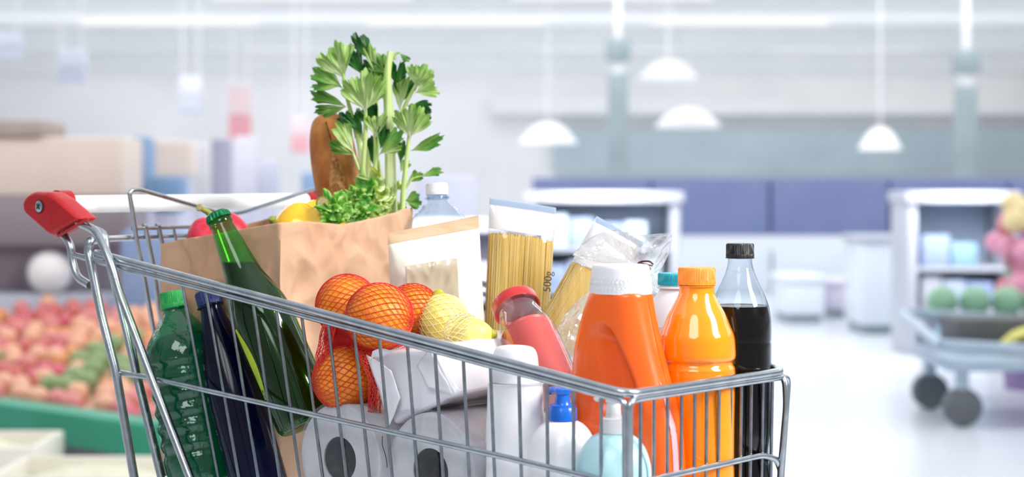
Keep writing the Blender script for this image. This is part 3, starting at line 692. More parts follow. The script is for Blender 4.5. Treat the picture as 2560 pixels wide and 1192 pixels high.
# ---- milk bottle
Ym = 2.10; c0 = P(1685, 682, Ym); t = thing('milk_bottle', 'white milk bottle with teal cap behind the orange juice bottle', 'bottle', (c0.x, c0.y, FL))
zz = lambda v: CZ-(v-CY)/F*Ym-FL
part('body', lathe([(0, .002), (.034, 0), (.038, .006), (.038, zz(850)), (.037, zz(820)), (.030, zz(770)), (.022, zz(740)), (.0175, zz(727)), (.0172, zz(722)), (.0200, zz(720)), (.0200, zz(717)), (.0175, zz(716)), (.0172, zz(711)), (.0172, zz(711))], 48, 3), white_pl, t)
part('cap', xf(capgeo(.0188, zz(682)-zz(712), 70), T(0, 0, zz(712))), teal_pl, t, label='teal ribbed cap')

# ---- detergent bottle
Yd = 1.945; cxp = 1562
c0 = P(cxp, 700, Yd); t = thing('detergent_bottle', 'orange detergent bottle with moulded handle and white cap', 'bottle', mat=T(c0.x, c0.y, FL) @ Matrix.Rotation(math.atan2(-.52, .854), 4, 'Z'))
zz = lambda v: CZ-(v-CY)/F*Yd-FL
# rows: height, left and right half outlines in the wide axis (m), half thickness
rows = [(0.0, -.055, .060, .030), (.004, -.060, .066, .034), (.02, -.062, .069, .036), (zz(1100), -.0615, .0665, .036), (zz(1000), -.0605, .0575, .035), (zz(940), -.0595, .0500, .034), (zz(880), -.0570, .0425, .033), (zz(830), -.0520, .0370, .032), (zz(790), -.0470, .0330, .031), (zz(755), -.0415, .0300, .030), (zz(738), -.0385, .0290, .029), (zz(731), -.036, .0275, .0275), (zz(729), -.034, .026, .026)]
cr_a = crom([(r[0], r[1], r[2]) for r in rows], 14); cr_b = crom([(r[0], r[3], 0) for r in rows], 14)
def det():
    vs, fs, n = [], [], 240
    for q, b in zip(cr_a, cr_b):
        z, l, r_, th = q.x, q.y, q.z, b.y
        for j in range(n):
            a = 2*PI*j/n; ca, sa = math.cos(a), math.sin(a); e = .72
            x = (l+r_)/2+(r_-l)/2*math.copysign(abs(ca)**e, ca); y = th*math.copysign(abs(sa)**.8, sa)
            # dished hand recess beside the handle: deepest at its right, fading to the left
            hz = (z-zz(1060))/(zz(795)-zz(1060))
            if 0 < hz < 1:
                inner = lerp(.044, -.004, hz**1.5); outer = lerp(-.048, -.034, hz)       # right and left edge of the dish
                s = (x-outer)/(inner-outer)
                if 0 < s < 1:
                    dep = (sstep(0, .18, s)*.30+.70*sstep(.30, .72, s))*(1-sstep(.78, 1.0, s))*sstep(0, .22, 1-hz)*sstep(0, .25, hz)
                    y *= (1-.62*dep)
            vs.append(V((x, y, z)))
    m = len(cr_a)
    for i in range(m-1):
        for j in range(n):
            k = (j+1) % n; fs.append((i*n+j, i*n+k, (i+1)*n+k, (i+1)*n+j))
    fs.append(tuple(range(n))[::-1]); fs.append(tuple((m-1)*n+j for j in range(n)))
    return vs, fs
part('body', det(), det_m, t, angle=60)
zc0, zc1 = zz(731), zz(661)
cgeo = lathe([(0, zc0-.001), (.0355, zc0-.001), (.0355, zc0+.0005), (.0330, zc1-.004), (.0315, zc1-.0008), (.029, zc1), (0, zc1)], 120, 1, lambda r, z, a: r+(.0005*math.cos(44*a)*math.cos((z-zc0)*1300) if zc0+.001 < z < zc0+.014 and r > .03 else 0), sx=1.0, sy=.86, smooth=False)
cgeo = lathe([(0, zc0-.001), (.0345, zc0-.001)]+[(.0345-.0022*i/16, zc0+(zc1-zc0-.004)*i/16) for i in range(17)]+[(.0312, zc1-.0012), (.029, zc1), (0, zc1+.0004)], 132, 1, lambda r, z, a: r+(.0009*math.cos(44*a)*(1 if int((z-zc0)/.0022) % 2 else -1) if zc0+.001 < z < zc0+.015 and r > .03 else 0), sx=1.0, sy=.86, smooth=False)
part('cap', xf(cgeo, T(-.005, 0, 0)), cap_white, t, label='white dimpled cap')
part('seam', tube([(r_[2]+.0002, -.002, r_[0]) for r_ in rows[2:11]], .0005, 6), det_m, t)
def strip_pt(a, b):
    z = lerp(.03, zz(945), b); wv = lerp(-.34, -.12, a*(1-.9*max(0, b-.7)/.3)+.3*max(0, b-.7))
    i = min(range(len(cr_a)), key=lambda k: abs(cr_a[k].x-z)); q = cr_a[i]; th = cr_b[i].y
    x = (q.y+q.z)/2+(q.z-q.y)/2*abs(math.cos(wv))**.72; y = -th*abs(math.sin(wv))**.8
    return V((x+.0007, y-.0004, z))
part('measuring_strip', grid(strip_pt, 6, 60), det_strip, t, label='pink measuring strip')

# ---- shampoo bottle
Ys = 1.957; c0 = P(1288, 900, Ys); t = thing('shampoo_bottle', 'white shampoo bottle with rounded cap near the middle of the cart side', 'bottle', mat=T(c0.x, c0.y, FL) @ Matrix.Rotation(-.35, 4, 'Z'))
zz = lambda v: CZ-(v-CY)/F*Ys-FL; px = Ys/F
part('body', lathe([(0, 0), (.032, 0), (.036, .004), (.0345, .03), (75*px, zz(1150)), (76*px, zz(1080)), (73*px, zz(1020)), (72*px, zz(985)), (71*px, zz(960)), (68*px, zz(957)), (0, zz(957))], 48, 3, sx=1, sy=.70), white_pl, t)
part('cap', lathe([(0, zz(957)), (63*px, zz(957)), (62*px, zz(940)), (60*px, zz(905)), (56*px, zz(882)), (46*px, zz(868)), (25*px, zz(863)), (0, zz(862))], 48, 3, sx=1, sy=.72), cap_white, t, label='rounded white flip cap')

# ---- pump bottles
def pump(name, lab, u, v_top, Y, R, body_m, pump_m, vs, ang):
    c0 = P(u, v_top, Y); px = Y/F; zz = lambda v: CZ-(v-CY)/F*Y-FL
    t = thing(name, lab, 'bottle', mat=T(c0.x, c0.y, FL) @ Matrix.Rotation(ang, 4, 'Z'))
    v_h0, v_h1, v_st, v_c0, v_c1, v_sh = vs        # head top, head bottom, stem bottom, collar top, collar bottom, full-width shoulder
    part('body', lathe([(0, 0), (R*.92, 0), (R, .006), (R, .03), (R, zz(v_sh)), (R*.96, lerp(zz(v_sh), zz(v_c1), .35)), (R*.82, lerp(zz(v_sh), zz(v_c1), .68)), (R*.60, lerp(zz(v_sh), zz(v_c1), .9)), (33*px, zz(v_c1)), (30*px, zz(v_c1)+.001), (30*px, zz(v_c1)+.001)], 56, 4), body_m, t)
    part('collar', lathe([(0, zz(v_c1)), (36*px, zz(v_c1)), (36*px, zz(v_c0+12)), (34*px, zz(v_c0+9)), (33*px, zz(v_c0+2)), (28*px, zz(v_c0)), (0, zz(v_c0))], 44, 1, smooth=False), pump_m, t, label=None)
    part('stem', lathe([(22*px, zz(v_c0)), (19*px, zz(v_c0-8)), (17*px, zz(v_h1)), (17*px, zz(v_h1)), (0, zz(v_h1))], 28, 2), pump_m, t)
    hd = part('pump_head', join(lathe([(0, zz(v_h1)), (20*px, zz(v_h1)), (24*px, zz(v_h0+4)), (20*px, zz(v_h0)), (0, zz(v_h0))], 28, 1, smooth=False), tube([(0, 0, zz(v_h0+8)), (30*px, 0, zz(v_h0+7)), (46*px, 0, zz(v_h0+10)), (52*px, 0, zz(v_h0+18))], 8*px, 10, .004)), pump_m, t)
    return t
pump('pump_bottle', 'white pump bottle with bright blue pump behind the cart side', 1407, 968, 1.925, .0375, white_pl, blue_pl, (968, 984, 1010, 1010, 1050, 1150), PI*.72)
pump('pump_bottle', 'pale blue pump bottle with white pump in the near front corner', 1534, 1000, 1.866, .0394, pale_blue, cap_white, (985, 1004, 1043, 1043, 1081, 1192), PI*.8)

# ---- tomato sauce jar (leaning back, lid up-left)
b0 = P(1385, 985, 2.04); b1 = P(1288, 762, 2.135)
Lj = (b1-b0).length
t = thing('sauce_jar', 'glass jar of tomato sauce with red lid, leaning to the left', 'jar', mat=axis_mat(b0, b1))
prof = [(0, 0), (.030, 0), (.0335, .004), (.034, .012), (.034, Lj-.058), (.0325, Lj-.042), (.0285, Lj-.028), (.0255, Lj-.018), (.025, Lj-.004), (.025, Lj-.004)]
part('glass', lathe(prof, 48, 3), glass_jar, t, label='clear jar glass')
part('sauce', lathe([(0, .003), (.029, .003), (.0322, .01), (.0325, Lj-.060), (.0315, Lj-.050), (.0300, Lj-.046), (0, Lj-.046)], 48, 3), sauce_m, t, label='pink red tomato sauce')
part('lid', lathe([(0, Lj-.002), (.024, Lj-.002), (.0265, Lj-.008), (.0285, Lj-.0085), (.0285, Lj+.003), (.027, Lj+.0055), (.024, Lj+.006), (0, Lj+.005)], 60, 1, smooth=False), lid_red, t, label='red metal lid')

# ---- pillow-shaped film packs
def pillow(TL, TR, BR, BL, nrm, thick, nu, nv, topseal=.2, botseal=.15, crease=.0, off=0, u0=0, u1=1, v0=0, v1=1, sides=(1, -1), seed=0, fp=.6, rag=0):
    def pt(u, v, s):
        p = lerp(lerp(TL, TR, u), lerp(BL, BR, u), v)
        f = (max(0, 1-(2*u-1)**4))**fp; g = sstep(0, topseal, v)*(sstep(0, botseal, 1-v) if botseal else 1)
        q = p+nrm*s*(thick*f*g+off)
        if crease:
            w_ = noise.noise(V((u*5+seed, v*6, s*3.3)))+.7*(1-abs(noise.noise(V((u*9+seed, v*9, s*7+2))))*3)*.5
            q += nrm*s*crease*w_*g*f
        if rag: q += V((0, 0, 1))*rag*noise.noise(V((u*4+seed, v*3, 5)))
        return q
    gs = []
    for s in sides:
        gs.append(grid(lambda a, b: pt(lerp(u0, u1, a), lerp(v0, v1, b), s), nu, nv))
    return join(*gs), pt
# spaghetti 1
def spaghetti(lab, TL, TR, BR, BL, nrm, th, vpasta, seed, zipend, txt=None):
    t = thing('spaghetti_pack', lab, 'pasta', (BL+BR)/2)
    g, pt = pillow(TL, TR, BR, BL, nrm, th, 24, 36, .16, .06, .0012, seed=seed, fp=.5)
    part('film', g, pack_film, t, world=True, label='clear film wrapper')
    rr = random.Random(seed); strands = []
    for layer, (n, k) in enumerate(((50, .94), (49, .70), (20, -.3), (40, -.9))):
        for i in range(n):
            u = (i+.5)/n+rr.uniform(-.006, .006); u = .03+.94*u
            vt = vpasta+rr.uniform(0, .012)+.012*abs(2*u-1)**2; f = (max(0, 1-(2*u-1)**4))**.5
            p0 = lerp(lerp(TL, TR, u), lerp(BL, BR, u), vt)+nrm*th*f*k*.93
            ub = u+rr.uniform(-.012, .012)
            p1 = lerp(lerp(TL, TR, ub), lerp(BL, BR, ub), .97)+nrm*th*f*k*.90
            strands.append(tube([p0, p1], .00092, 6))
    part('spaghetti', join(*strands), pasta_m, t, world=True, kind='stuff', label='straight yellow spaghetti strands')
    core = lambda a, b, s: lerp(lerp(TL, TR, .05+.9*a), lerp(BL, BR, .05+.9*a), lerp(vpasta+.012, .965, b))+nrm*s*th*.55*(max(0, 1-(1.8*a-.9)**4))**.5
    part('inner_strands', join(grid(lambda a, b: core(a, b, 1), 16, 4), grid(lambda a, b: core(a, b, -1), 16, 4)), pasta_m, t, world=True, kind='stuff')
    g2, _ = pillow(TL, TR, BR, BL, nrm, th, 24, 8, .16, .06, .0012, off=.0005, v0=0.0, v1=vpasta-.005, seed=seed, fp=.5, sides=(1, -1))
    part('header', g2, pack_white, t, world=True, label='white film header')
    g3, _ = pillow(TL, TR, BR, BL, nrm, .0015, 24, 2, .02, 0, off=.0012, v0=0, v1=zipend, fp=.1, seed=seed)
    part('zip_seal', g3, zip_m, t, world=True, label='pale blue zip seal')
    g4, _ = pillow(TL, TR, BR, BL, nrm, th, 24, 6, .16, .06, .0012, off=.0006, v0=.72, v1=1, seed=seed, fp=.5)
    part('bottom_label', g4, pack_white, t, world=True, label='white bottom band')
    if txt:
        p = pt(.90, .30, 1)+nrm*.0012
        M = Matrix.Translation(p) @ Matrix.Rotation(PI/2, 4, 'X') @ Matrix.Rotation(math.radians(84), 4, 'Z')
        M = Matrix.Translation(-t.matrix_basis.translation) @ M
        text(txt, .014, M, ink, t)
    return t
Yp = 2.32
e = V((.985, .17, 0)); nrm = V((.17, -.985, 0))
spaghetti('pack of spaghetti standing upright behind the sauce jar', P(1224, 494, Yp), P(1390, 519, Yp+.015), P(1352, 1135, Yp+.015), P(1196, 1128, Yp), nrm, .026, .125, 3, .025, '500g')
Yq = 2.23
a_, b_ = P(1492, 540, Yq+.02), P(1610, 607, Yq+.03)
spaghetti('pack of spaghetti leaning right behind the knotted clear bag', a_, b_, P(1350, 1010, Yq+.02), P(1262, 955, Yq), nrm, .022, .26, 9, .03)

# ---- clear bag knotted with a wire tie
kn = P(1602, 672, 2.165)
t = thing('plastic_bag', 'crinkled clear plastic bag closed with a brown wire tie, behind the detergent', 'bag', (kn.x, kn.y, kn.z-.2))
def crink(p, s, amp, seed): return amp*(noise.noise(p*s+V((seed, 0, 0)))+.8*(.4-abs(noise.noise(p*s*1.9+V((0, seed, 3))))))
def bagbody():
    top = [(1602, 676, 12), (1585, 700, 60), (1560, 735, 100), (1535, 780, 122), (1522, 830, 128), (1515, 900, 125), (1512, 1000, 110), (1512, 1040, 70)]
    rows_ = crom([V(p) for p in top], 5)
    def f(a, b):
        i = b*(len(rows_)-1); i0 = int(min(i, len(rows_)-2)); q = lerp(rows_[i0], rows_[i0+1], i-i0)
        ang = 2*PI*a; c = P(q.x, q.y, 2.165); r = q.z*2.165/F
        d = V((math.cos(ang), math.sin(ang)*.42, 0)); p = c+d*r
        k = min(1, r/.03)
        return p+V((d.x, d.y, .3)).normalized()*crink(p, 34, .009*k, 4)
    return grid(f, 56, 44, cyc=True)
part('bag_body', bagbody(), bag_film, t, world=True, angle=25)
def bagflare():
    def f(a, b):
        e0, e1 = V((1475, 598, 0)), V((1676, 592, 0))
        if a < .5: tp = lerp(V((1452, 625, 0)), V((1540, 572, 0)), a*2)
        else: tp = lerp(V((1540, 572, 0)), V((1678, 590, 0)), (a-.5)*2)
        # outline: fan from the tie to the open mouth
        mouth = crom([(1428, 640, 0), (1480, 592, 0), (1545, 574, 0), (1600, 586, 0), (1676, 590, 0), (1660, 660, 0), (1625, 690, 0)], 8)
        i = a*(len(mouth)-1); i0 = int(min(i, len(mouth)-2)); m_ = lerp(mouth[i0], mouth[i0+1], i-i0)
        q = lerp(V((1602, 674, 0)), m_, b**.8)
        p = P(q.x, q.y, 2.165+.03*math.sin(a*9)*b)
        return p+V((.2, -1, .2))*crink(p, 40, .012*b, 8)
    return grid(f, 60, 18)
o = part('bag_mouth', bagflare(), bag_film, t, world=True, angle=25); solid(o, .0006)
tie = [P(1588, 668, 2.14), P(1600, 655, 2.13), P(1622, 653, 2.13), P(1632, 660, 2.14)]
part('wire_tie', join(tube(crom(tie, 4), .0011, 6), tube(crom([P(1598, 656, 2.128), P(1612, 660, 2.126), P(1631, 664, 2.128)], 4), .001, 6), tube([kn+V((.011*math.cos(i*PI/8), .011*math.sin(i*PI/8), .003*math.sin(i))) for i in range(17)], .0012, 6)), tie_m, t, world=True, label='brown twisted wire tie')

# ---- water bottle
b1 = P(1091, 458, 2.44); bb = P(1125, 1080, 2.41); H = (b1-bb).length
t = thing('water_bottle', 'clear water bottle with white cap behind the flour bag', 'bottle', mat=axis_mat(bb, b1))
px = 2.43/F; zt = lambda d: H-d*px     # distance in photo pixels below the cap top
def wf(r, z, a):
    d = (H-z)/px
    if d > 150 and r > .03: return r*(1+.05*math.cos((d-150)*2*PI/38)*(.6+.4*math.cos(6*a)))
    return r
zs_ = [150+9.5*i for i in range(50) if zt(150+9.5*i) > .01]
prof = [(0, .004), (.04, 0), (.047, .006)]+[(.049, zt(d)) for d in reversed(zs_)]+[(.0465, zt(125)), (.040, zt(100)), (.031, zt(75)), (.0205, zt(55)), (.0145, zt(42)), (.0135, zt(36)), (.0135, zt(28)), (.0135, zt(28))]
part('bottle_wall', lathe(prof, 60, 2, wf), pet_water, t, label='clear ribbed bottle wall')
part('neck_ring', lathe([(.0135, zt(40)), (.0166, zt(39)), (.0166, zt(36)), (.0135, zt(35)), (.0135, zt(40))], 36, 1, smooth=False), film('pale_blue_ring', 'cfe6f2', '8fb8d0', .1, .5, .05), t)
part('cap', xf(capgeo(.0148, 29*px, 60), T(0, 0, zt(30))), cap_white, t, label='white screw cap')

# ---- flour bag
Yf = 2.255; TL, TR, BR, BL = P(969, 584, Yf+.0), P(1197, 541, Yf+.035), P(1224, 1060, Yf+.035), P(992, 1060, Yf)
nrm = V((.15, -.98, .08)).normalized()
t = thing('flour_bag', 'cream paper flour bag with a clear window beside the brown paper bag', 'bag', (BL+BR)/2)
g, pt = pillow(TL, TR, BR, BL, nrm, .034, 48, 60, .22, .08, .0035, seed=2, fp=.55)
part('paper', g, flour_p, t, world=True, angle=50)
g, _ = pillow(TL, TR, BR, BL, nrm, .034, 48, 3, .22, .08, .0035, off=.0007, v0=-.004, v1=.055, seed=2, fp=.55)
part('seal', g, flour_seal, t, world=True, label='tan crimped top seal')
g, _ = pillow(TL, TR, BR, BL, nrm, .034, 30, 30, .22, .08, .0035, off=.0009, u0=.16, u1=.70, v0=.185, v1=.50, seed=2, fp=.55, sides=(1,))
part('window', g, flour_win, t, world=True, label='clear window showing tan flour')

# ---- brown paper bag
bagc = [V((-.466, 2.393)), V((-.290, 2.250)), V((-.136, 2.438)), V((-.312, 2.581))]
def on_panel(a, b, u, v):
    k = (u-CX)/F; d = b-a; tt = (k*a.y-a.x)/(d.x-k*d.y); p = a+d*tt
    return tt, CZ-(v-CY)/F*p.y
topL = [on_panel(bagc[0], bagc[1], u, v) for u, v in ((398, 612), (450, 598), (520, 590), (600, 574), (640, 567), (699, 556))]
topR = [on_panel(bagc[1], bagc[2], u, v) for u, v in ((701, 556), (760, 553), (855, 561), (930, 543), (985, 526), (1025, 518), (1036, 535))]
def interp(tab, x):
    if x <= tab[0][0]: return tab[0][1]
    for (x0, y0), (x1, y1) in zip(tab, tab[1:]):
        if x <= x1: return lerp(y0, y1, (x-x0)/(x1-x0))
    return tab[-1][1]
def bagpt(a, b):
    s = (a*4) % 4; i = int(s); f_ = s-i; A, B = bagc[i % 4], bagc[(i+1) % 4]; p = A+(B-A)*f_
    ztop = interp(topL, f_) if i == 0 else interp(topR, f_) if i == 1 else lerp(topR[-1][1], topR[-1][1]+.005, f_) if i == 2 else lerp(topR[-1][1], topL[0][1], f_)
    z = lerp(FL, ztop, b); n = V(((B-A).y, -(B-A).x)).normalized()
    ed = min(f_, 1-f_, .12)/.12; q = V((p.x*11, p.y*11, z*7))
    w_ = noise.noise(q)*.009+(.35-abs(noise.noise(q*1.7+V((4, 1, 2)))))*.016+(.3-abs(noise.noise(q*3.3+V((1, 7, 2)))))*.008
    vd = noise.voronoi(V((p.x*15+.4*noise.noise(q), p.y*15, z*13+.3)))[0]; w_ += .0042*min(vd[1]-vd[0], .4)/.4; vd = noise.voronoi(V((p.x*34, p.y*34, z*22+5.3)))[0]; w_ += .0009*min(vd[1]-vd[0], .4)/.4
    bulge = .007*math.sin(PI*f_)*math.sin(PI*min(b*1.1, 1))
    p2 = p+n*(w_*(.25+.75*ed)+bulge*ed)*(.9 if i < 2 else .6)
    return V((p2.x, p2.y, z))
t = thing('paper_bag', 'brown kraft paper bag standing upright, filled with bread and vegetables', 'bag', (-.30, 2.41, FL))
o = part('paper_wall', grid(bagpt, 400, 120, cyc=True), kraft, t, world=True, angle=60); solid(o, .0009)
part('bag_bottom', grid(lambda a, b: V(lerp(lerp(bagc[0], bagc[1], a), lerp(bagc[3], bagc[2], a), b).to_3d())+V((0, 0, FL+.001)), 4, 4), kraft, t, world=True)

# ---- bell peppers
def pepper(lab, ctr, R, lobes, m, axis, stempts, sr, phase=0, squ=.9, cut=True):
    z = V(axis).normalized(); q = V((0, 0, 1)).rotation_difference(z)
    t = thing('bell_pepper', lab, 'pepper', mat=Matrix.Translation(ctr) @ q.to_matrix().to_4x4())
    def f(d):
        a = math.atan2(d.y, d.x); rad = math.hypot(d.x, d.y)
        r = 1+.13*math.cos(lobes*a+phase)*rad
        if d.z > 0: r -= .30*max(0, 1-rad/.55)**1.6
        else: r -= .12*max(0, 1-rad/.5)
        return r*(1 if d.z > 0 else 1+.12*-d.z)
    part('skin', ball(R, 72, 44, f), m, t)
    iv = t.matrix_basis.inverted(); pts = crom([iv @ V(p) for p in stempts], 4)
    part('stalk', tube(pts, sr, 14, rfn=lambda k: sr*(1.35-.6*math.sin(k*PI*.8)+.1*k)*(1 if cut else math.sqrt(max(.02, 1-k**7)))), stem_m, t, label='green stalk')
    if cut:
        d = (pts[-1]-pts[-2]).normalized(); part('stalk_cut', tube([pts[-1], pts[-1]+d*.0012], sr*.82, 14), stem_cut, t, label='dry brown cut end')
    return t
pc = P(778, 592, 2.395)
pepper('yellow bell pepper sticking out of the paper bag beside the lettuce', pc, .0500, 3, pepper_y, (.12, -.15, .97), [P(784, 545, 2.395), P(797, 525, 2.385), P(811, 511, 2.365), P(806, 508, 2.352)], .0085, 1.57)
pr_ = P(545, 606, 2.43)
pepper('red bell pepper behind the neck of the green glass bottle', pr_, .0410, 3, pepper_r, (-.35, .1, .9), [P(536, 548, 2.43), P(522, 532, 2.43), P(505, 522, 2.425), P(498, 519, 2.42)], .0046, .6)
pg = P(668, 640, 2.39)
pepper('green bell pepper hidden in the paper bag, only its stalk showing', pg, .034, 4, pepper_g, (.1, 0, 1), [P(672, 600, 2.385), P(684, 570, 2.37), P(682, 553, 2.36), P(679, 543, 2.355)], .0062, 0, cut=False)

# ---- baguette
b0, b1 = P(880, 640, 2.50), P(815, 282, 2.51)
t = thing('baguette', 'brown crusty baguette standing in the paper bag left of the celery', 'bread', mat=axis_mat(b0, b1, 0))
Hb = (b1-b0).length
def bagu(r, z, a): return r*(1+.03*noise.noise(V((math.cos(a)*1.5, math.sin(a)*1.5, z*18)))+.02*math.sin(z*40+a))
part('crust', lathe([(0, 0), (.025, .003), (.034, .03), (.0335, Hb*.45), (.0325, Hb*.62), (.031, Hb*.78), (.0275, Hb*.88), (.021, Hb*.955), (.011, Hb*.99), (0, Hb)], 48, 8, bagu), crust, t)
def split(a, b):
    z = lerp(.06, Hb*.93, b); ang = math.radians(-98+lerp(-1, 1, a)*(15*math.sin(PI*min(b*1.3+.12, 1))+2)+14*math.sin(b*2.5))
    r0 = interp([(0, .0335), (Hb*.45, .0336), (Hb*.62, .0326), (Hb*.78, .0311), (Hb*.88, .0276), (Hb*.955, .0212), (Hb, .008)], z)
    p = V((math.cos(ang), math.sin(ang), 0)); r = r0*1.03+.0006+.0022*noise.noise(V((a*6, z*90, 2)))+.0026*abs(2*a-1)**3
    return V((p.x*r, p.y*r, z))
part('split', grid(split, 16, 90), crust_split, t, label='rough pale split along the crust')

# ---- celery
t = thing('celery_bunch', 'leafy bunch of celery sticking up out of the paper bag', 'celery', P(950, 640, 2.44))
def stalk(pts, r0, r1, m=stalk_m, flat=.6, nm='stalk', Y=2.44):
    pp = crom([P(u, v, Y+dy) for (u, v, dy) in pts], 6); px = Y/F
    g = tube(pp, 1, 18, rfn=lambda k: lerp(r0, r1, k)*px*flat, flat=1/flat)
    part(nm, g, m, t, world=True)
def kite(b, tip, wpx, curl, seed, teeth=8, ny=14, nx=40):
    """one toothed leaflet, from its base to its tip"""
    ax = tip-b; L = ax.length; ax.normalize(); nrm = V((0, -1, 0)); nrm = (nrm-ax*nrm.dot(ax)).normalized(); sd = ax.cross(nrm)
    rr = random.Random(seed); ph = rr.uniform(0, 6); roll = rr.uniform(-.5, .5); tw = rr.uniform(-.35, .35)
    sd2 = (sd*math.cos(roll)+nrm*math.sin(roll)); nr2 = (nrm*math.cos(roll)-sd*math.sin(roll))
    thm = math.atan2(wpx*.50, L*.80)*rr.uniform(.9, 1.15); fb_ = rr.uniform(.3, 1.0); asy = rr.uniform(-.16, .16); l2 = rr.uniform(1.35, 1.6); lph = rr.uniform(-.15, .15)
    def f(a, v):
        x = 2*a-1; th = thm*x
        lob = .84+.16*abs(math.cos(l2*PI*(x+lph)))**.8
        saw = (abs(x)*teeth+.15) % 1.0
        R = L*1.04*lob*(1-.26*abs(x)**2+asy*x)*(1-.065*saw-.02*math.sin(23*x+ph))
        r = R*v
        wn = .55+.45*sstep(0, .55, v)                      # narrow wedge near the stalk
        s_ = math.sin(th)*r*wn*1.25; y = math.cos(th*.9)*r
        fold = fb_*abs(s_)*.55-.05*L*math.sin(3*PI*x)*v*v+.06*L*math.sin(6*v+4*x+ph)*v+.03*L*math.sin(15*x+2*ph)*v*v
        zc = -curl*L*v*v+fold+.25*L*max(0, abs(x)-.55)*v*v*(1 if ph > 3 else -.6)
        tws = tw*v
        return b+ax*y+(sd2*math.cos(tws)+nr2*math.sin(tws))*s_+nr2*zc
    return grid(f, 40, 14)
def leaf(base, tip, w_, m, dy=0, curl=.15, lobes=0, seed=0, nm='leaf'):
    Y = 2.44+dy; px = Y/F; b, tp = P(base[0], base[1], Y), P(tip[0], tip[1], Y-.004)
    gs = [kite(b, tp, w_*px*.95, curl, seed)]
    d = tp-b
    for k in range(lobes):
        s = 1 if k % 2 == 0 else -1
        ang = s*(.62+.12*(k//2)); sd = V((math.cos(ang)*d.x-math.sin(ang)*d.z, d.y-.004, math.sin(ang)*d.x+math.cos(ang)*d.z))
        gs.append(kite(b+d*.10, b+d*.10+sd*.80, w_*px*.72, curl, seed*7+k+1))
    o = part(nm, join(*gs), m, t, world=True, angle=70)
    at = o.data.attributes.new('tone', 'FLOAT', 'POINT'); vals = []
    for g in gs:
        for j in range(15):
            for i in range(41):
                a, v = i/40, j/14; x = abs(2*a-1)
                rib = max(math.exp(-((x)/.05)**2), .8*math.exp(-((x-.36)/.04)**2), .8*math.exp(-((x-.70)/.04)**2), .45*abs(math.cos(a*PI*17))**6)
                vals.append(.12+.62*v**.8-.34*rib*(1-.5*v)-.10*(.5-abs(x-.5)))
    at.data.foreach_set('value', vals)
# stalks: (u, v, depth offset), first and last radius in photo pixels
stalk([(978, 560, .0), (977, 440, 0), (972, 300, 0), (968, 200, 0), (976, 128, 0)], 17, 7.5)
stalk([(905, 520, -.005), (905, 440, -.005), (903, 380, -.005), (893, 330, 0)], 12, 7)
stalk([(925, 520, .01), (922, 440, .01), (915, 380, .012), (905, 350, .015)], 11, 6)
stalk([(906, 450, -.012), (912, 360, -.014), (914, 290, -.014), (912, 250, -.014)], 6.5, 4, stalk_g, 1)
stalk([(935, 450, -.006), (939, 390, -.008), (938, 340, -.008), (935, 290, -.006)], 6, 4, stalk_g, 1)
stalk([(1005, 560, -.012), (1008, 480, -.012), (1013, 430, -.012), (1020, 365, -.014), (1026, 320, -.014)], 7.5, 4.5, stalk_g, 1)
stalk([(893, 345, .0), (880, 290, -.004), (868, 245, -.004), (860, 200, -.004), (856, 160, -.004)], 6, 3.5, stalk_g, 1)
stalk([(940, 420, .02), (944, 320, .02), (940, 230, .018), (938, 170, .018), (930, 130, .015)], 6, 4, stalk_g, 1)
stalk([(998, 320, .008), (1008, 275, .006), (1034, 222, 0), (1050, 195, 0)], 6, 3.5, stalk_g, 1)
stalk([(898, 425, -.012), (886, 392, -.014), (876, 360, -.016)], 4, 2.5, stalk_g, 1)
stalk([(1014, 470, -.012), (1030, 448, -.014), (1055, 440, -.014)], 3.5, 2.2, stalk_g, 1)
stalk([(905, 400, .02), (900, 330, .03), (895, 270, .03)], 8, 5, stalk_g, 1)
stalk([(958, 470, .02), (950, 430, .02), (945, 400, .02)], 6, 4, stalk_g, 1)
stalk([(986, 150, .004), (990, 134, .002), (1000, 131, 0)], 4, 2.5, stalk_g, 1)
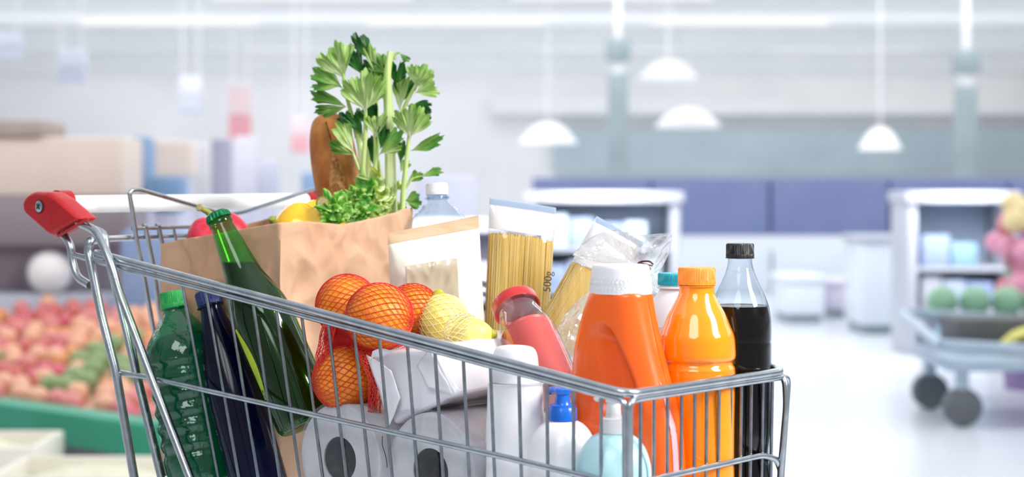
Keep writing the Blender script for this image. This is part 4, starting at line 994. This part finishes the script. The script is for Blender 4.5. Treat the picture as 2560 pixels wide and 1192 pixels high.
LV = [  # base, tip, width px, tone, depth, curl, lobes
 ((862, 205), (838, 100), 62, 'p', -.004, .10, 1), ((860, 195), (866, 106), 42, 'p', .004, .18, 0), ((858, 222), (786, 166), 48, 'm', .0, .12, 1), ((868, 268), (778, 222), 44, 'm', .004, .15, 0), ((868, 266), (788, 284), 34, 'm', -.008, .15, 0),
 ((914, 288), (908, 172), 64, 'p', -.02, .08, 2), ((938, 190), (925, 108), 38, 'p', .012, .10, 0), ((934, 160), (880, 84), 36, 'd', .014, .12, 0), ((908, 190), (872, 122), 46, 'd', .02, .12, 0), ((935, 215), (908, 150), 42, 'd', .025, .1, 0), ((905, 230), (935, 160), 40, 'd', .03, .1, 0),
 ((966, 190), (944, 132), 38, 'm', .014, .1, 1), ((962, 260), (950, 170), 40, 'm', .02, .1, 0), ((998, 132), (1022, 152), 16, 'm', -.002, .25, 0), ((985, 215), (1015, 155), 36, 'd', .015, .1, 1),
 ((1036, 222), (1066, 160), 56, 'p', -.002, .10, 2), ((1034, 232), (1098, 226), 42, 'p', -.004, .18, 1), ((1016, 262), (1078, 296), 42, 'd', .012, .1, 1), ((1000, 280), (1002, 185), 46, 'p', .016, .1, 0), ((1000, 260), (1035, 195), 40, 'd', .022, .1, 1),
 ((1024, 352), (1030, 258), 66, 'p', -.02, .08, 2), ((1024, 378), (1110, 344), 40, 'm', -.014, .10, 0), ((1050, 442), (1105, 424), 32, 'm', -.014, .2, 0), ((1018, 455), (1054, 432), 28, 'm', -.010, .15, 0), ((1010, 500), (1054, 508), 46, 'm', -.004, .2, 1),
 ((886, 385), (840, 306), 56, 'p', -.018, .10, 0), ((884, 388), (820, 362), 40, 'm', -.020, .15, 0), ((945, 390), (1008, 326), 44, 'm', -.024, .10, 0), ((955, 384), (1006, 366), 24, 'p', -.028, .05, 0), ((950, 375), (965, 312), 34, 'd', -.008, .1, 0),
 ((908, 338), (872, 278), 42, 'd', -.008, .1, 0), ((880, 330), (850, 280), 40, 'd', .010, .1, 0), ((938, 348), (956, 282), 36, 'p', -.012, .08, 1), ((938, 330), (925, 250), 36, 'd', .018, .1, 1), ((912, 404), (952, 440), 10, 'y', -.024, .05, 0), ((945, 455), (888, 452), 28, 'p', -.024, .1, 0), ((930, 462), (892, 470), 20, 'm', -.022, .1, 0), ((1000, 410), (1008, 350), 34, 'd', .016, .1, 0), ((1000, 430), (1020, 400), 30, 'p', .010, .1, 0), ((935, 420), (925, 340), 32, 'd', .03, .1, 0), ((960, 380), (955, 310), 34, 'd', .03, .1, 0),
]
lm = {'p': leaf_p, 'm': leaf_m, 'd': leaf_d, 'y': leaf_y}
for i, (b, tp, w_, tone, dy, cu, lo) in enumerate(LV): leaf(b, tp, w_, lm[tone], dy, cu, lo, seed=i+1)

# ---- lettuce
t = thing('lettuce', 'frilly green lettuce in the paper bag behind the yellow pepper', 'lettuce', P(900, 620, 2.43))
def yfront(u):
    k = (u-CX)/F; A, B = bagc[1], bagc[2]; d = B-A; tt = (k*A.y-A.x)/(d.x-k*d.y); return A.y+d.y*min(max(tt, 0), 1)
def frill(u, v, rpx, dy, seed, m):
    """one curled lobe of a lettuce leaf: a shallow cup with a wavy pale rim"""
    Y = yfront(u)+.016+dy; px = Y/F; c = P(u, v, Y); rr = random.Random(seed); R = rpx*px
    nz_ = V((rr.uniform(-.8, .8), -1, rr.uniform(.0, 1.0))).normalized(); q = V((0, 0, 1)).rotation_difference(nz_).to_matrix()
    ph, ph2 = rr.uniform(0, 6), rr.uniform(0, 6); n1 = rr.choice((5, 6, 7)); ell = rr.uniform(.75, 1.35); rot = rr.uniform(0, PI)
    vs, fs, tone = [], [], []; NR_, NA = 14, 84
    for i in range(NR_+1):
        t_ = i/NR_
        for j in range(NA):
            a = 2*PI*j/NA
            wv = math.sin(n1*a+ph)+.45*math.sin((2*n1+1)*a+ph2)
            r = R*t_*(1+.05*wv*t_+.16*math.sin(3*a+ph2)*t_)
            z = R*(.42*t_*t_+.24*wv*t_**3)-.20*R*max(0, t_-.82)*5*t_+R*.16*math.sin(2*a+ph2)*t_
            x, y = r*math.cos(a)*ell, r*math.sin(a)/ell
            p = V((x*math.cos(rot)-y*math.sin(rot), x*math.sin(rot)+y*math.cos(rot), z))
            p += V((0, 0, 1))*.0012*noise.noise(p*320+V((seed, 0, 0)))
            vs.append(c+q @ p); tone.append(.62-.42*sstep(.55, 1, t_)+.13*wv*t_**2-.25*max(0, 1-t_/.3))
    for i in range(NR_):
        for j in range(NA):
            k = (j+1) % NA; fs.append((i*NA+j, i*NA+k, (i+1)*NA+k, (i+1)*NA+j))
    o = part('leaf', (vs, fs), m, t, world=True, angle=80)
    o.data.attributes.new('tone', 'FLOAT', 'POINT').data.foreach_set('value', tone)
lett_g = leafmat('lettuce_green', 'd8eaa6', '74b634', '3c8c20'); lett_p = leafmat('lettuce_pale', 'f0f3d6', 'c3d87e', '8fb23e')
rl_ = random.Random(5); topline = [(805, 520), (825, 496), (870, 486), (900, 474), (925, 455), (960, 446), (985, 462), (1000, 505), (1015, 525)]
k_ = 0
for row in range(4):
    for col in range(9):
        u = 822+col*23+rl_.uniform(-7, 7)+11*(row % 2); v0 = interp(topline, u)+12; v = v0+row*23+rl_.uniform(-5, 5)
        if u > 1012 or v > 575-(u-850)*.22: continue
        k_ += 1
        frill(u, v, rl_.uniform(18, 31), .018-.004*row+rl_.uniform(-.004, .004)+.006, 300+k_, lett_g if u < 918+rl_.uniform(-14, 14) else lett_p)

# ---- net of oranges
OR = [(948, 792, 2.085, .0388), (868, 764, 2.155, .0372), (1032, 777, 2.175, .0325), (862, 946, 2.118, .0375)]
oc = []
olab = ('orange at the front of the red net, nearest the cart rim', 'orange at the upper left of the red net', 'orange at the right of the red net, beside the lemons', 'orange at the bottom of the red net, above the kitchen rolls')
for (u, v, Y, r), lab in zip(OR, olab):
    p = P(u, v, Y); oc.append((p, r))
    o = part('orange', ball(r, 40, 26, lambda d: 1-.02*d.z*d.z), orange_m); o.location = p; tag(o, lab, 'orange', 'oranges in the red net')
def netting(balls, gap, n, wr, turns, seed, tube_seg=4):
    gs = []; rr = random.Random(seed)
    for bi, (c, r) in enumerate(balls):
        R = r+gap; q = Quaternion((rr.uniform(-1, 1), rr.uniform(-1, 1), rr.uniform(-1, 1), 1)).normalized()
        q = V((0, 0, 1)).rotation_difference(V((.95, .06*(bi-1), (-.30, .25, -.45, .2)[bi % 4])).normalized())
        for s in (-1, 1):
            for k in range(n):
                run = []
                for i in range(41):
                    tt = -1+2*i/40; zz_ = math.sin(tt*PI/2*.965); rad = math.sqrt(max(0, 1-zz_*zz_))
                    a = 2*PI*k/n+s*turns*tt*1.0
                    j = .02*math.sin(9*a+5*tt+bi)
                    d = q @ V((rad*math.cos(a+j), rad*math.sin(a+j), zz_)); p = c+d*R
                    ok = all((p-c2).length > r2+gap*.55 for jj, (c2, r2) in enumerate(balls) if jj != bi)
                    if ok: run.append(p)
                    if (not ok or i == 40) and len(run) > 1:
                        gs.append(tube(run, wr, tube_seg)); run = []
                    elif not ok: run = []
    return join(*gs)
t = thing('net_bag', 'red net bag stretched over the oranges', 'net', oc[0][0])
part('netting', netting(oc, .0010, 30, .00046, .95, 3), net_red, t, world=True)
# gathered net between the oranges, hanging down at the left and right of the lower one
def fold(pts, w0, w1, seed, n=9):
    gs = []
    pp = crom([V(p) for p in pts], 6); rr = random.Random(seed)
    for k in range(n):
        o_ = (k/(n-1)-.5); ph = rr.uniform(0, 6)
        gs.append(tube([p+V((.7, .2, .1))*(lerp(w0, w1, i/(len(pp)-1))*o_+.0012*math.sin(i*.9+ph)) for i, p in enumerate(pp)], .0006, 4))
        gs.append(tube([p+V((.7, .2, .1))*(lerp(w0, w1, i/(len(pp)-1))*(.5*math.sin(i*.55+k*.7))) for i, p in enumerate(pp)], .0005, 4))
    return join(*gs)
part('gathered_net', join(fold([P(830, 790, 2.125), P(815, 850, 2.11), P(812, 900, 2.10), P(835, 960, 2.10)], .02, .03, 4), fold([P(900, 860, 2.085), P(925, 900, 2.07), P(940, 960, 2.075), P(935, 1030, 2.085)], .03, .02, 6), fold([P(985, 790, 2.11), P(1000, 840, 2.10), P(1010, 880, 2.09)], .008, .012, 8)), net_red, t, world=True)
def sheet(a, b): 
    p = lerp(lerp(P(812, 800, 2.13), P(812, 960, 2.128), b), lerp(P(935, 860, 2.10), P(945, 1030, 2.105), b), a)
    return p+V((0, -1, 0))*.004*noise.noise(V((a*8, b*8, 1)))
red_mesh = film('dense_red_net', 'ff5a4a', 'c02018', .02, .1, .5, milky=.45, milk='c41f1c')
solid(part('net_tail', grid(sheet, 20, 20), red_mesh, t, world=True), .0004)

# ---- lemons in a pale net
def lemon(lab, c, ax, r, L_):
    t = thing('lemon', lab, 'lemon', mat=Matrix.Translation(c) @ V((0, 0, 1)).rotation_difference(V(ax).normalized()).to_matrix().to_4x4(), group='lemons in the pale net')
    part('peel', lathe([(0, -L_), (r*.35, -L_*.93), (r*.72, -L_*.65), (r*.97, -L_*.2), (r, L_*.05), (r*.88, L_*.42), (r*.6, L_*.72), (r*.32, L_*.9), (r*.2, L_*1.0), (r*.14, L_*1.08), (0, L_*1.1)], 40, 4), lemon_m, t)
    part('tip', lathe([(r*.335, L_*.905), (r*.225, L_*1.0), (r*.165, L_*1.085), (0, L_*1.12)], 30, 3), lemon_tip, t, label='green lemon tip')
    return t
l1, l2 = P(1108, 800, 2.16), P(1180, 838, 2.095)
lemon('pale yellow lemon beside the right orange', l1, (-.2, .3, 1), .0295, .034)
lemon('pale yellow lemon with a green tip beside the sauce jar', l2, (.95, -.1, .05), .0200, .0265)
t = thing('lemon_net', 'pale net bag drawn over the lemons', 'net', l1)
part('netting', netting([(l1, .0305), (P(1160, 832, 2.10), .0225)], .001, 20, .00045, .9, 5), net_white, t, world=True)

# ---- white tissue packet lying on the rolls
f4 = [near(926, 884, .035), near(1084, 868, .035), near(1143, 985, .030), near(984, 1062, .030)]     # near end: TL, TR, BR, BL
dl = V((D_.x, D_.y, 0))
bk = [p+dl*.165+V((0, 0, dz)) for p, dz in zip(f4, (.014, .010, .004, .006))]
def packet():
    bm = bmesh.new()
    vv = [bm.verts.new(p) for p in f4+bk]
    for f_ in ((0, 1, 2, 3), (7, 6, 5, 4), (0, 4, 5, 1), (1, 5, 6, 2), (2, 6, 7, 3), (3, 7, 4, 0)): bm.faces.new([vv[i] for i in f_])
    bmesh.ops.recalc_face_normals(bm, faces=bm.faces)
    bmesh.ops.bevel(bm, geom=bm.edges[:], offset=.006, segments=3, affect='EDGES', profile=.5)
    bmesh.ops.triangulate(bm, faces=[f for f in bm.faces if len(f.verts) > 4])
    bmesh.ops.subdivide_edges(bm, edges=bm.edges[:], cuts=5, use_grid_fill=True)
    bm.normal_update()
    for v in bm.verts:
        v.co += v.normal*(.0022*noise.noise(v.co*38)+.003*(.3-abs(noise.noise(v.co*60+V((3, 1, 0))))))
    bm.verts.index_update(); g = ([v.co.copy() for v in bm.verts], [tuple(v.index for v in ff.verts) for ff in bm.faces]); bm.free(); return g
t = thing('tissue_packet', 'white film packet of tissues lying on the kitchen rolls', 'packet', (f4[3]+f4[2])/2)
part('film_body', packet(), packet_m, t, world=True, angle=45)
ce = (f4[0]+f4[1]+f4[2]+f4[3])/4
def flap(i, j, k_):
    a, b = f4[i], f4[j]; out = -n3*.0065
    def f(x, y):
        p = lerp(lerp(a, b, x), lerp(lerp(a, ce, k_), lerp(b, ce, k_), x), y)
        return p+out+V((0, 0, 0))+(-n3)*(.0025*noise.noise(p*60)+.002*y)
    return grid(f, 10, 8)
solid(part('end_fold', flap(0, 3, .62), packet_m, t, world=True), .0005); solid(part('end_fold', flap(1, 2, .55), packet_m, t, world=True), .0005)
solid(part('end_flap', grid(lambda a, b: lerp(lerp(near(931, 878, .02), near(1010, 868, .026), a), lerp(near(926, 902, .026), near(960, 885, .03), a), b)+V((0, 0, .002*math.sin(a*7))), 10, 4), packet_m, t, world=True, label='folded white film flap'), .0005)

# ---- kitchen rolls in clear wrap
def roll_c(u, v, off): return near(u, v, off)
rc = [near(850, 1162, .024), near(1077, 1160, .024)]
RR = .0655
for p in rc: p.z = FL+RR+.0015
t = thing('kitchen_roll_pack', 'clear-wrapped pack of two white kitchen rolls at the bottom of the cart', 'kitchen roll', (rc[0].x, rc[0].y, FL))
for c in rc:
    M = Matrix.Translation(c) @ V((0, 0, 1)).rotation_difference(dl).to_matrix().to_4x4()
    LR = .215
    g = lathe([(.0262, 0), (RR-.004, 0), (RR-.001, .001), (RR, .004), (RR, LR-.004), (RR-.004, LR), (.0262, LR), (.0262, 0)], 64, 1, smooth=False)
    g = (g[0], g[1][:-2])
    rl = part('paper_roll', xf(g, M), tissue, t, world=True, label='white kitchen paper roll')
    rings = lathe([(.0262, -.0004), (RR-.005, -.0004), (RR-.005, -.0002), (.0262, -.0002), (.0262, -.0004)], 64, 1, smooth=False)
    part('roll_end', xf((rings[0], rings[1][:-2]), M), tissue_end, rl, world=True)
    cg = lathe([(.0254, .001), (.0254, .1), (.0, .1)], 40, 1, smooth=False)
    part('core', xf((cg[0], cg[1][:-2]), M), core_m, rl, world=True, label='dark hollow core')
def wrapf(a, b):
    # closed outline around both rolls, film stretched over the ends
    ax = (rc[1]-rc[0]); ax.z = 0; Lx = ax.length; ax.normalize(); ang = 2*PI*a
    half = Lx/2; cc = (rc[0]+rc[1])/2; ca, sa = math.cos(ang), math.sin(ang)
    R = RR+.0020; x = (half if ca > 0 else -half)*min(1, abs(ca)*6)+R*ca; z = R*sa
    z -= .010*math.exp(-(x/.022)**2)*(1 if sa > 0 else -.2)
    if b < .22: k = sstep(0, .22, b)**.5; y = -.0035; kk = .02+.98*(b/.22)
    elif b > .9: kk = 1-.9*(b-.9)/.1; y = .2165
    else: kk = 1; y = lerp(-.0025, .2165, (b-.22)/.68)
    w_ = .0009*noise.noise(V((x*70, y*60, z*70))) if b > .22 else 0
    return cc+ax*(x*kk)+V((0, 0, 1))*(z*kk)+dl*y+V((0, 0, 1))*w_
wg = grid(lambda a, b: wrapf(a, lerp(.225, 1, b)), 96, 36, cyc=True)
wg = (wg[0], wg[1]+[tuple(range(96))])                                        # film stretched flat over the near roll ends
part('plastic_wrap', wg, wrap_film, t, world=True, label='clear plastic wrap')
part('black_mark', tube(crom([near(956, 1090, .016), near(956, 1112, .016), near(962, 1132, .016), near(966, 1150, .016), near(968, 1168, .016)], 4), .0012, 6, flat=.4), ink, t, world=True, label='thin black line on the wrap')

# ---- green glass bottle with crown cap
b1, b0 = P(541, 532, 2.245), P(772, 1062, 2.185)
Hg = (b1-b0).length; MB = axis_mat(b0, b1)
t = thing('glass_bottle', 'green glass bottle with crown cap leaning across the paper bag', 'bottle', mat=MB)
q = Hg/.278
pr_out = [(0, .004), (.030, 0), (.0365, .004), (.0382, .014), (.0384, .06*q), (.0384, .128*q), (.0378, .142*q), (.0350, .158*q), (.0295, .176*q), (.0240, .193*q), (.0205, .212*q), (.0178, .232*q), (.0156, .250*q), (.0142, .260*q), (.0142, .2615*q), (.0152, .2625*q), (.0152, .2665*q), (.0140, .268*q), (.0135, .275*q), (.0135, .275*q)]
part('glass', lathe(pr_out, 56, 4), beer_glass, t, label='dark green glass')
lv = CZ-(655-CY)/F*2.23
lg = lathe([(max(r-.0016, 0), z+.003) for r, z in pr_out[:13]], 56, 4)
zax = MB.to_3x3() @ V((0, 0, 1)); vs = []
for v in lg[0]:
    wv = MB @ v
    if wv.z > lv: wv = wv-zax*((wv.z-lv)/zax.z); 
    vs.append(MB.inverted() @ wv)
part('drink', (vs, lg[1]), beer_liq, t, label='dark drink filling')
def cr(r, z, a): return r+(.0009*math.cos(21*a) if z < .2745*q and r > .012 else 0)
part('crown_cap', lathe([(0, .2695*q), (.0156, .2690*q), (.0152, .2725*q), (.0146, .2760*q), (.0128, .2778*q), (0, .2784*q)], 126, 1, cr, smooth=False), crown_m, t, label='green crown cap')
# light glowing through the left flank, painted as a lime strip; bottling date over it
def limeglow(a, b):
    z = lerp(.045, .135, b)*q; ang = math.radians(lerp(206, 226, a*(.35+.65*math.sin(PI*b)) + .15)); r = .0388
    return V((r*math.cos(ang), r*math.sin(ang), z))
part('lime_glow_strip', grid(limeglow, 8, 20), lime_glow, t, label='painted lime green glow of light through the glass, with printed date')
ang = math.radians(216); pz = V((.0392*math.cos(ang), .0392*math.sin(ang), .052*q))
Mt = Matrix.Translation(pz) @ Matrix.Rotation(ang+PI/2, 4, 'Z') @ Matrix.Rotation(PI/2, 4, 'X')
text('81\n2019', .0058, Mt, ink, t)

# ---- navy bottle
b1, b0 = P(516, 727, 2.290), P(650, 1215, 2.245); Hn = (b1-b0).length; px = 2.27/F
t = thing('blue_bottle', 'dark navy bottle with blue cap between the two green bottles', 'bottle', mat=axis_mat(b0, b1))
zt = lambda d: Hn-d*px
part('body', lathe([(0, 0), (.032, 0), (.0355, .006), (.0355, zt(330)), (.035, zt(270)), (.0315, zt(200)), (.0245, zt(130)), (.0175, zt(80)), (.0148, zt(58)), (.0142, zt(44)), (.0172, zt(42)), (.0172, zt(39)), (.0142, zt(38)), (.0142, zt(30)), (.0142, zt(30))], 48, 3), blue_glass, t)
part('cap', xf(capgeo(.0158, 36*px, 40), T(0, 0, zt(37))), navy_cap, t, label='dark blue screw cap')

# ---- green plastic bottle
b1, b0 = P(429, 728, 2.315), P(512, 1215, 2.29); Hp = (b1-b0).length; px = 2.3/F
t = thing('plastic_bottle', 'ribbed green plastic bottle with green cap at the left end of the cart', 'bottle', mat=axis_mat(b0, b1))
zt = lambda d: Hp-d*px
def gf(r, z, a):
    d = (Hp-z)/px
    if 170 < d < 420 and r > .03: return r*(1+.030*math.cos((d-170)*2*PI/42)+.006*math.cos(8*a+d*.05))
    if 95 < d <= 170 and r > .02: return r*(1+.02*math.cos(10*a+d*.08))
    return r
zs_ = [170+7*i for i in range(36)]
prof = [(0, .006), (.028, 0), (.040, .004), (.0445, .016)]+[(.0455, zt(d)) for d in reversed(zs_) if zt(d) > .02]+[(.0462, zt(160)), (.0435, zt(135)), (.035, zt(105)), (.026, zt(80)), (.0175, zt(60)), (.0150, zt(50)), (.0150, zt(40)), (.0150, zt(40))]
part('bottle_wall', lathe(prof, 64, 2, gf), pet_green, t, label='translucent green wall')
part('water', lathe([(max(r-.002, 0), z+.001) for r, z in prof if z < zt(112)]+[(.030, zt(108)), (0, zt(107))], 48, 2, gf), film('green_water', '5fc0a8', '127a64', .02, .3, .05, .3, 30, milky=.4, milk='0a7a62'), t, label='dark green filling')
part('neck_ring', lathe([(.015, zt(46)), (.0178, zt(45)), (.0178, zt(42)), (.015, zt(41)), (.015, zt(46))], 36, 1, smooth=False), pet_green, t)
part('cap', xf(capgeo(.0163, 41*px, 60), T(0, 0, zt(42))), green_cap, t, label='bright green screw cap')

bpy.context.view_layer.update()
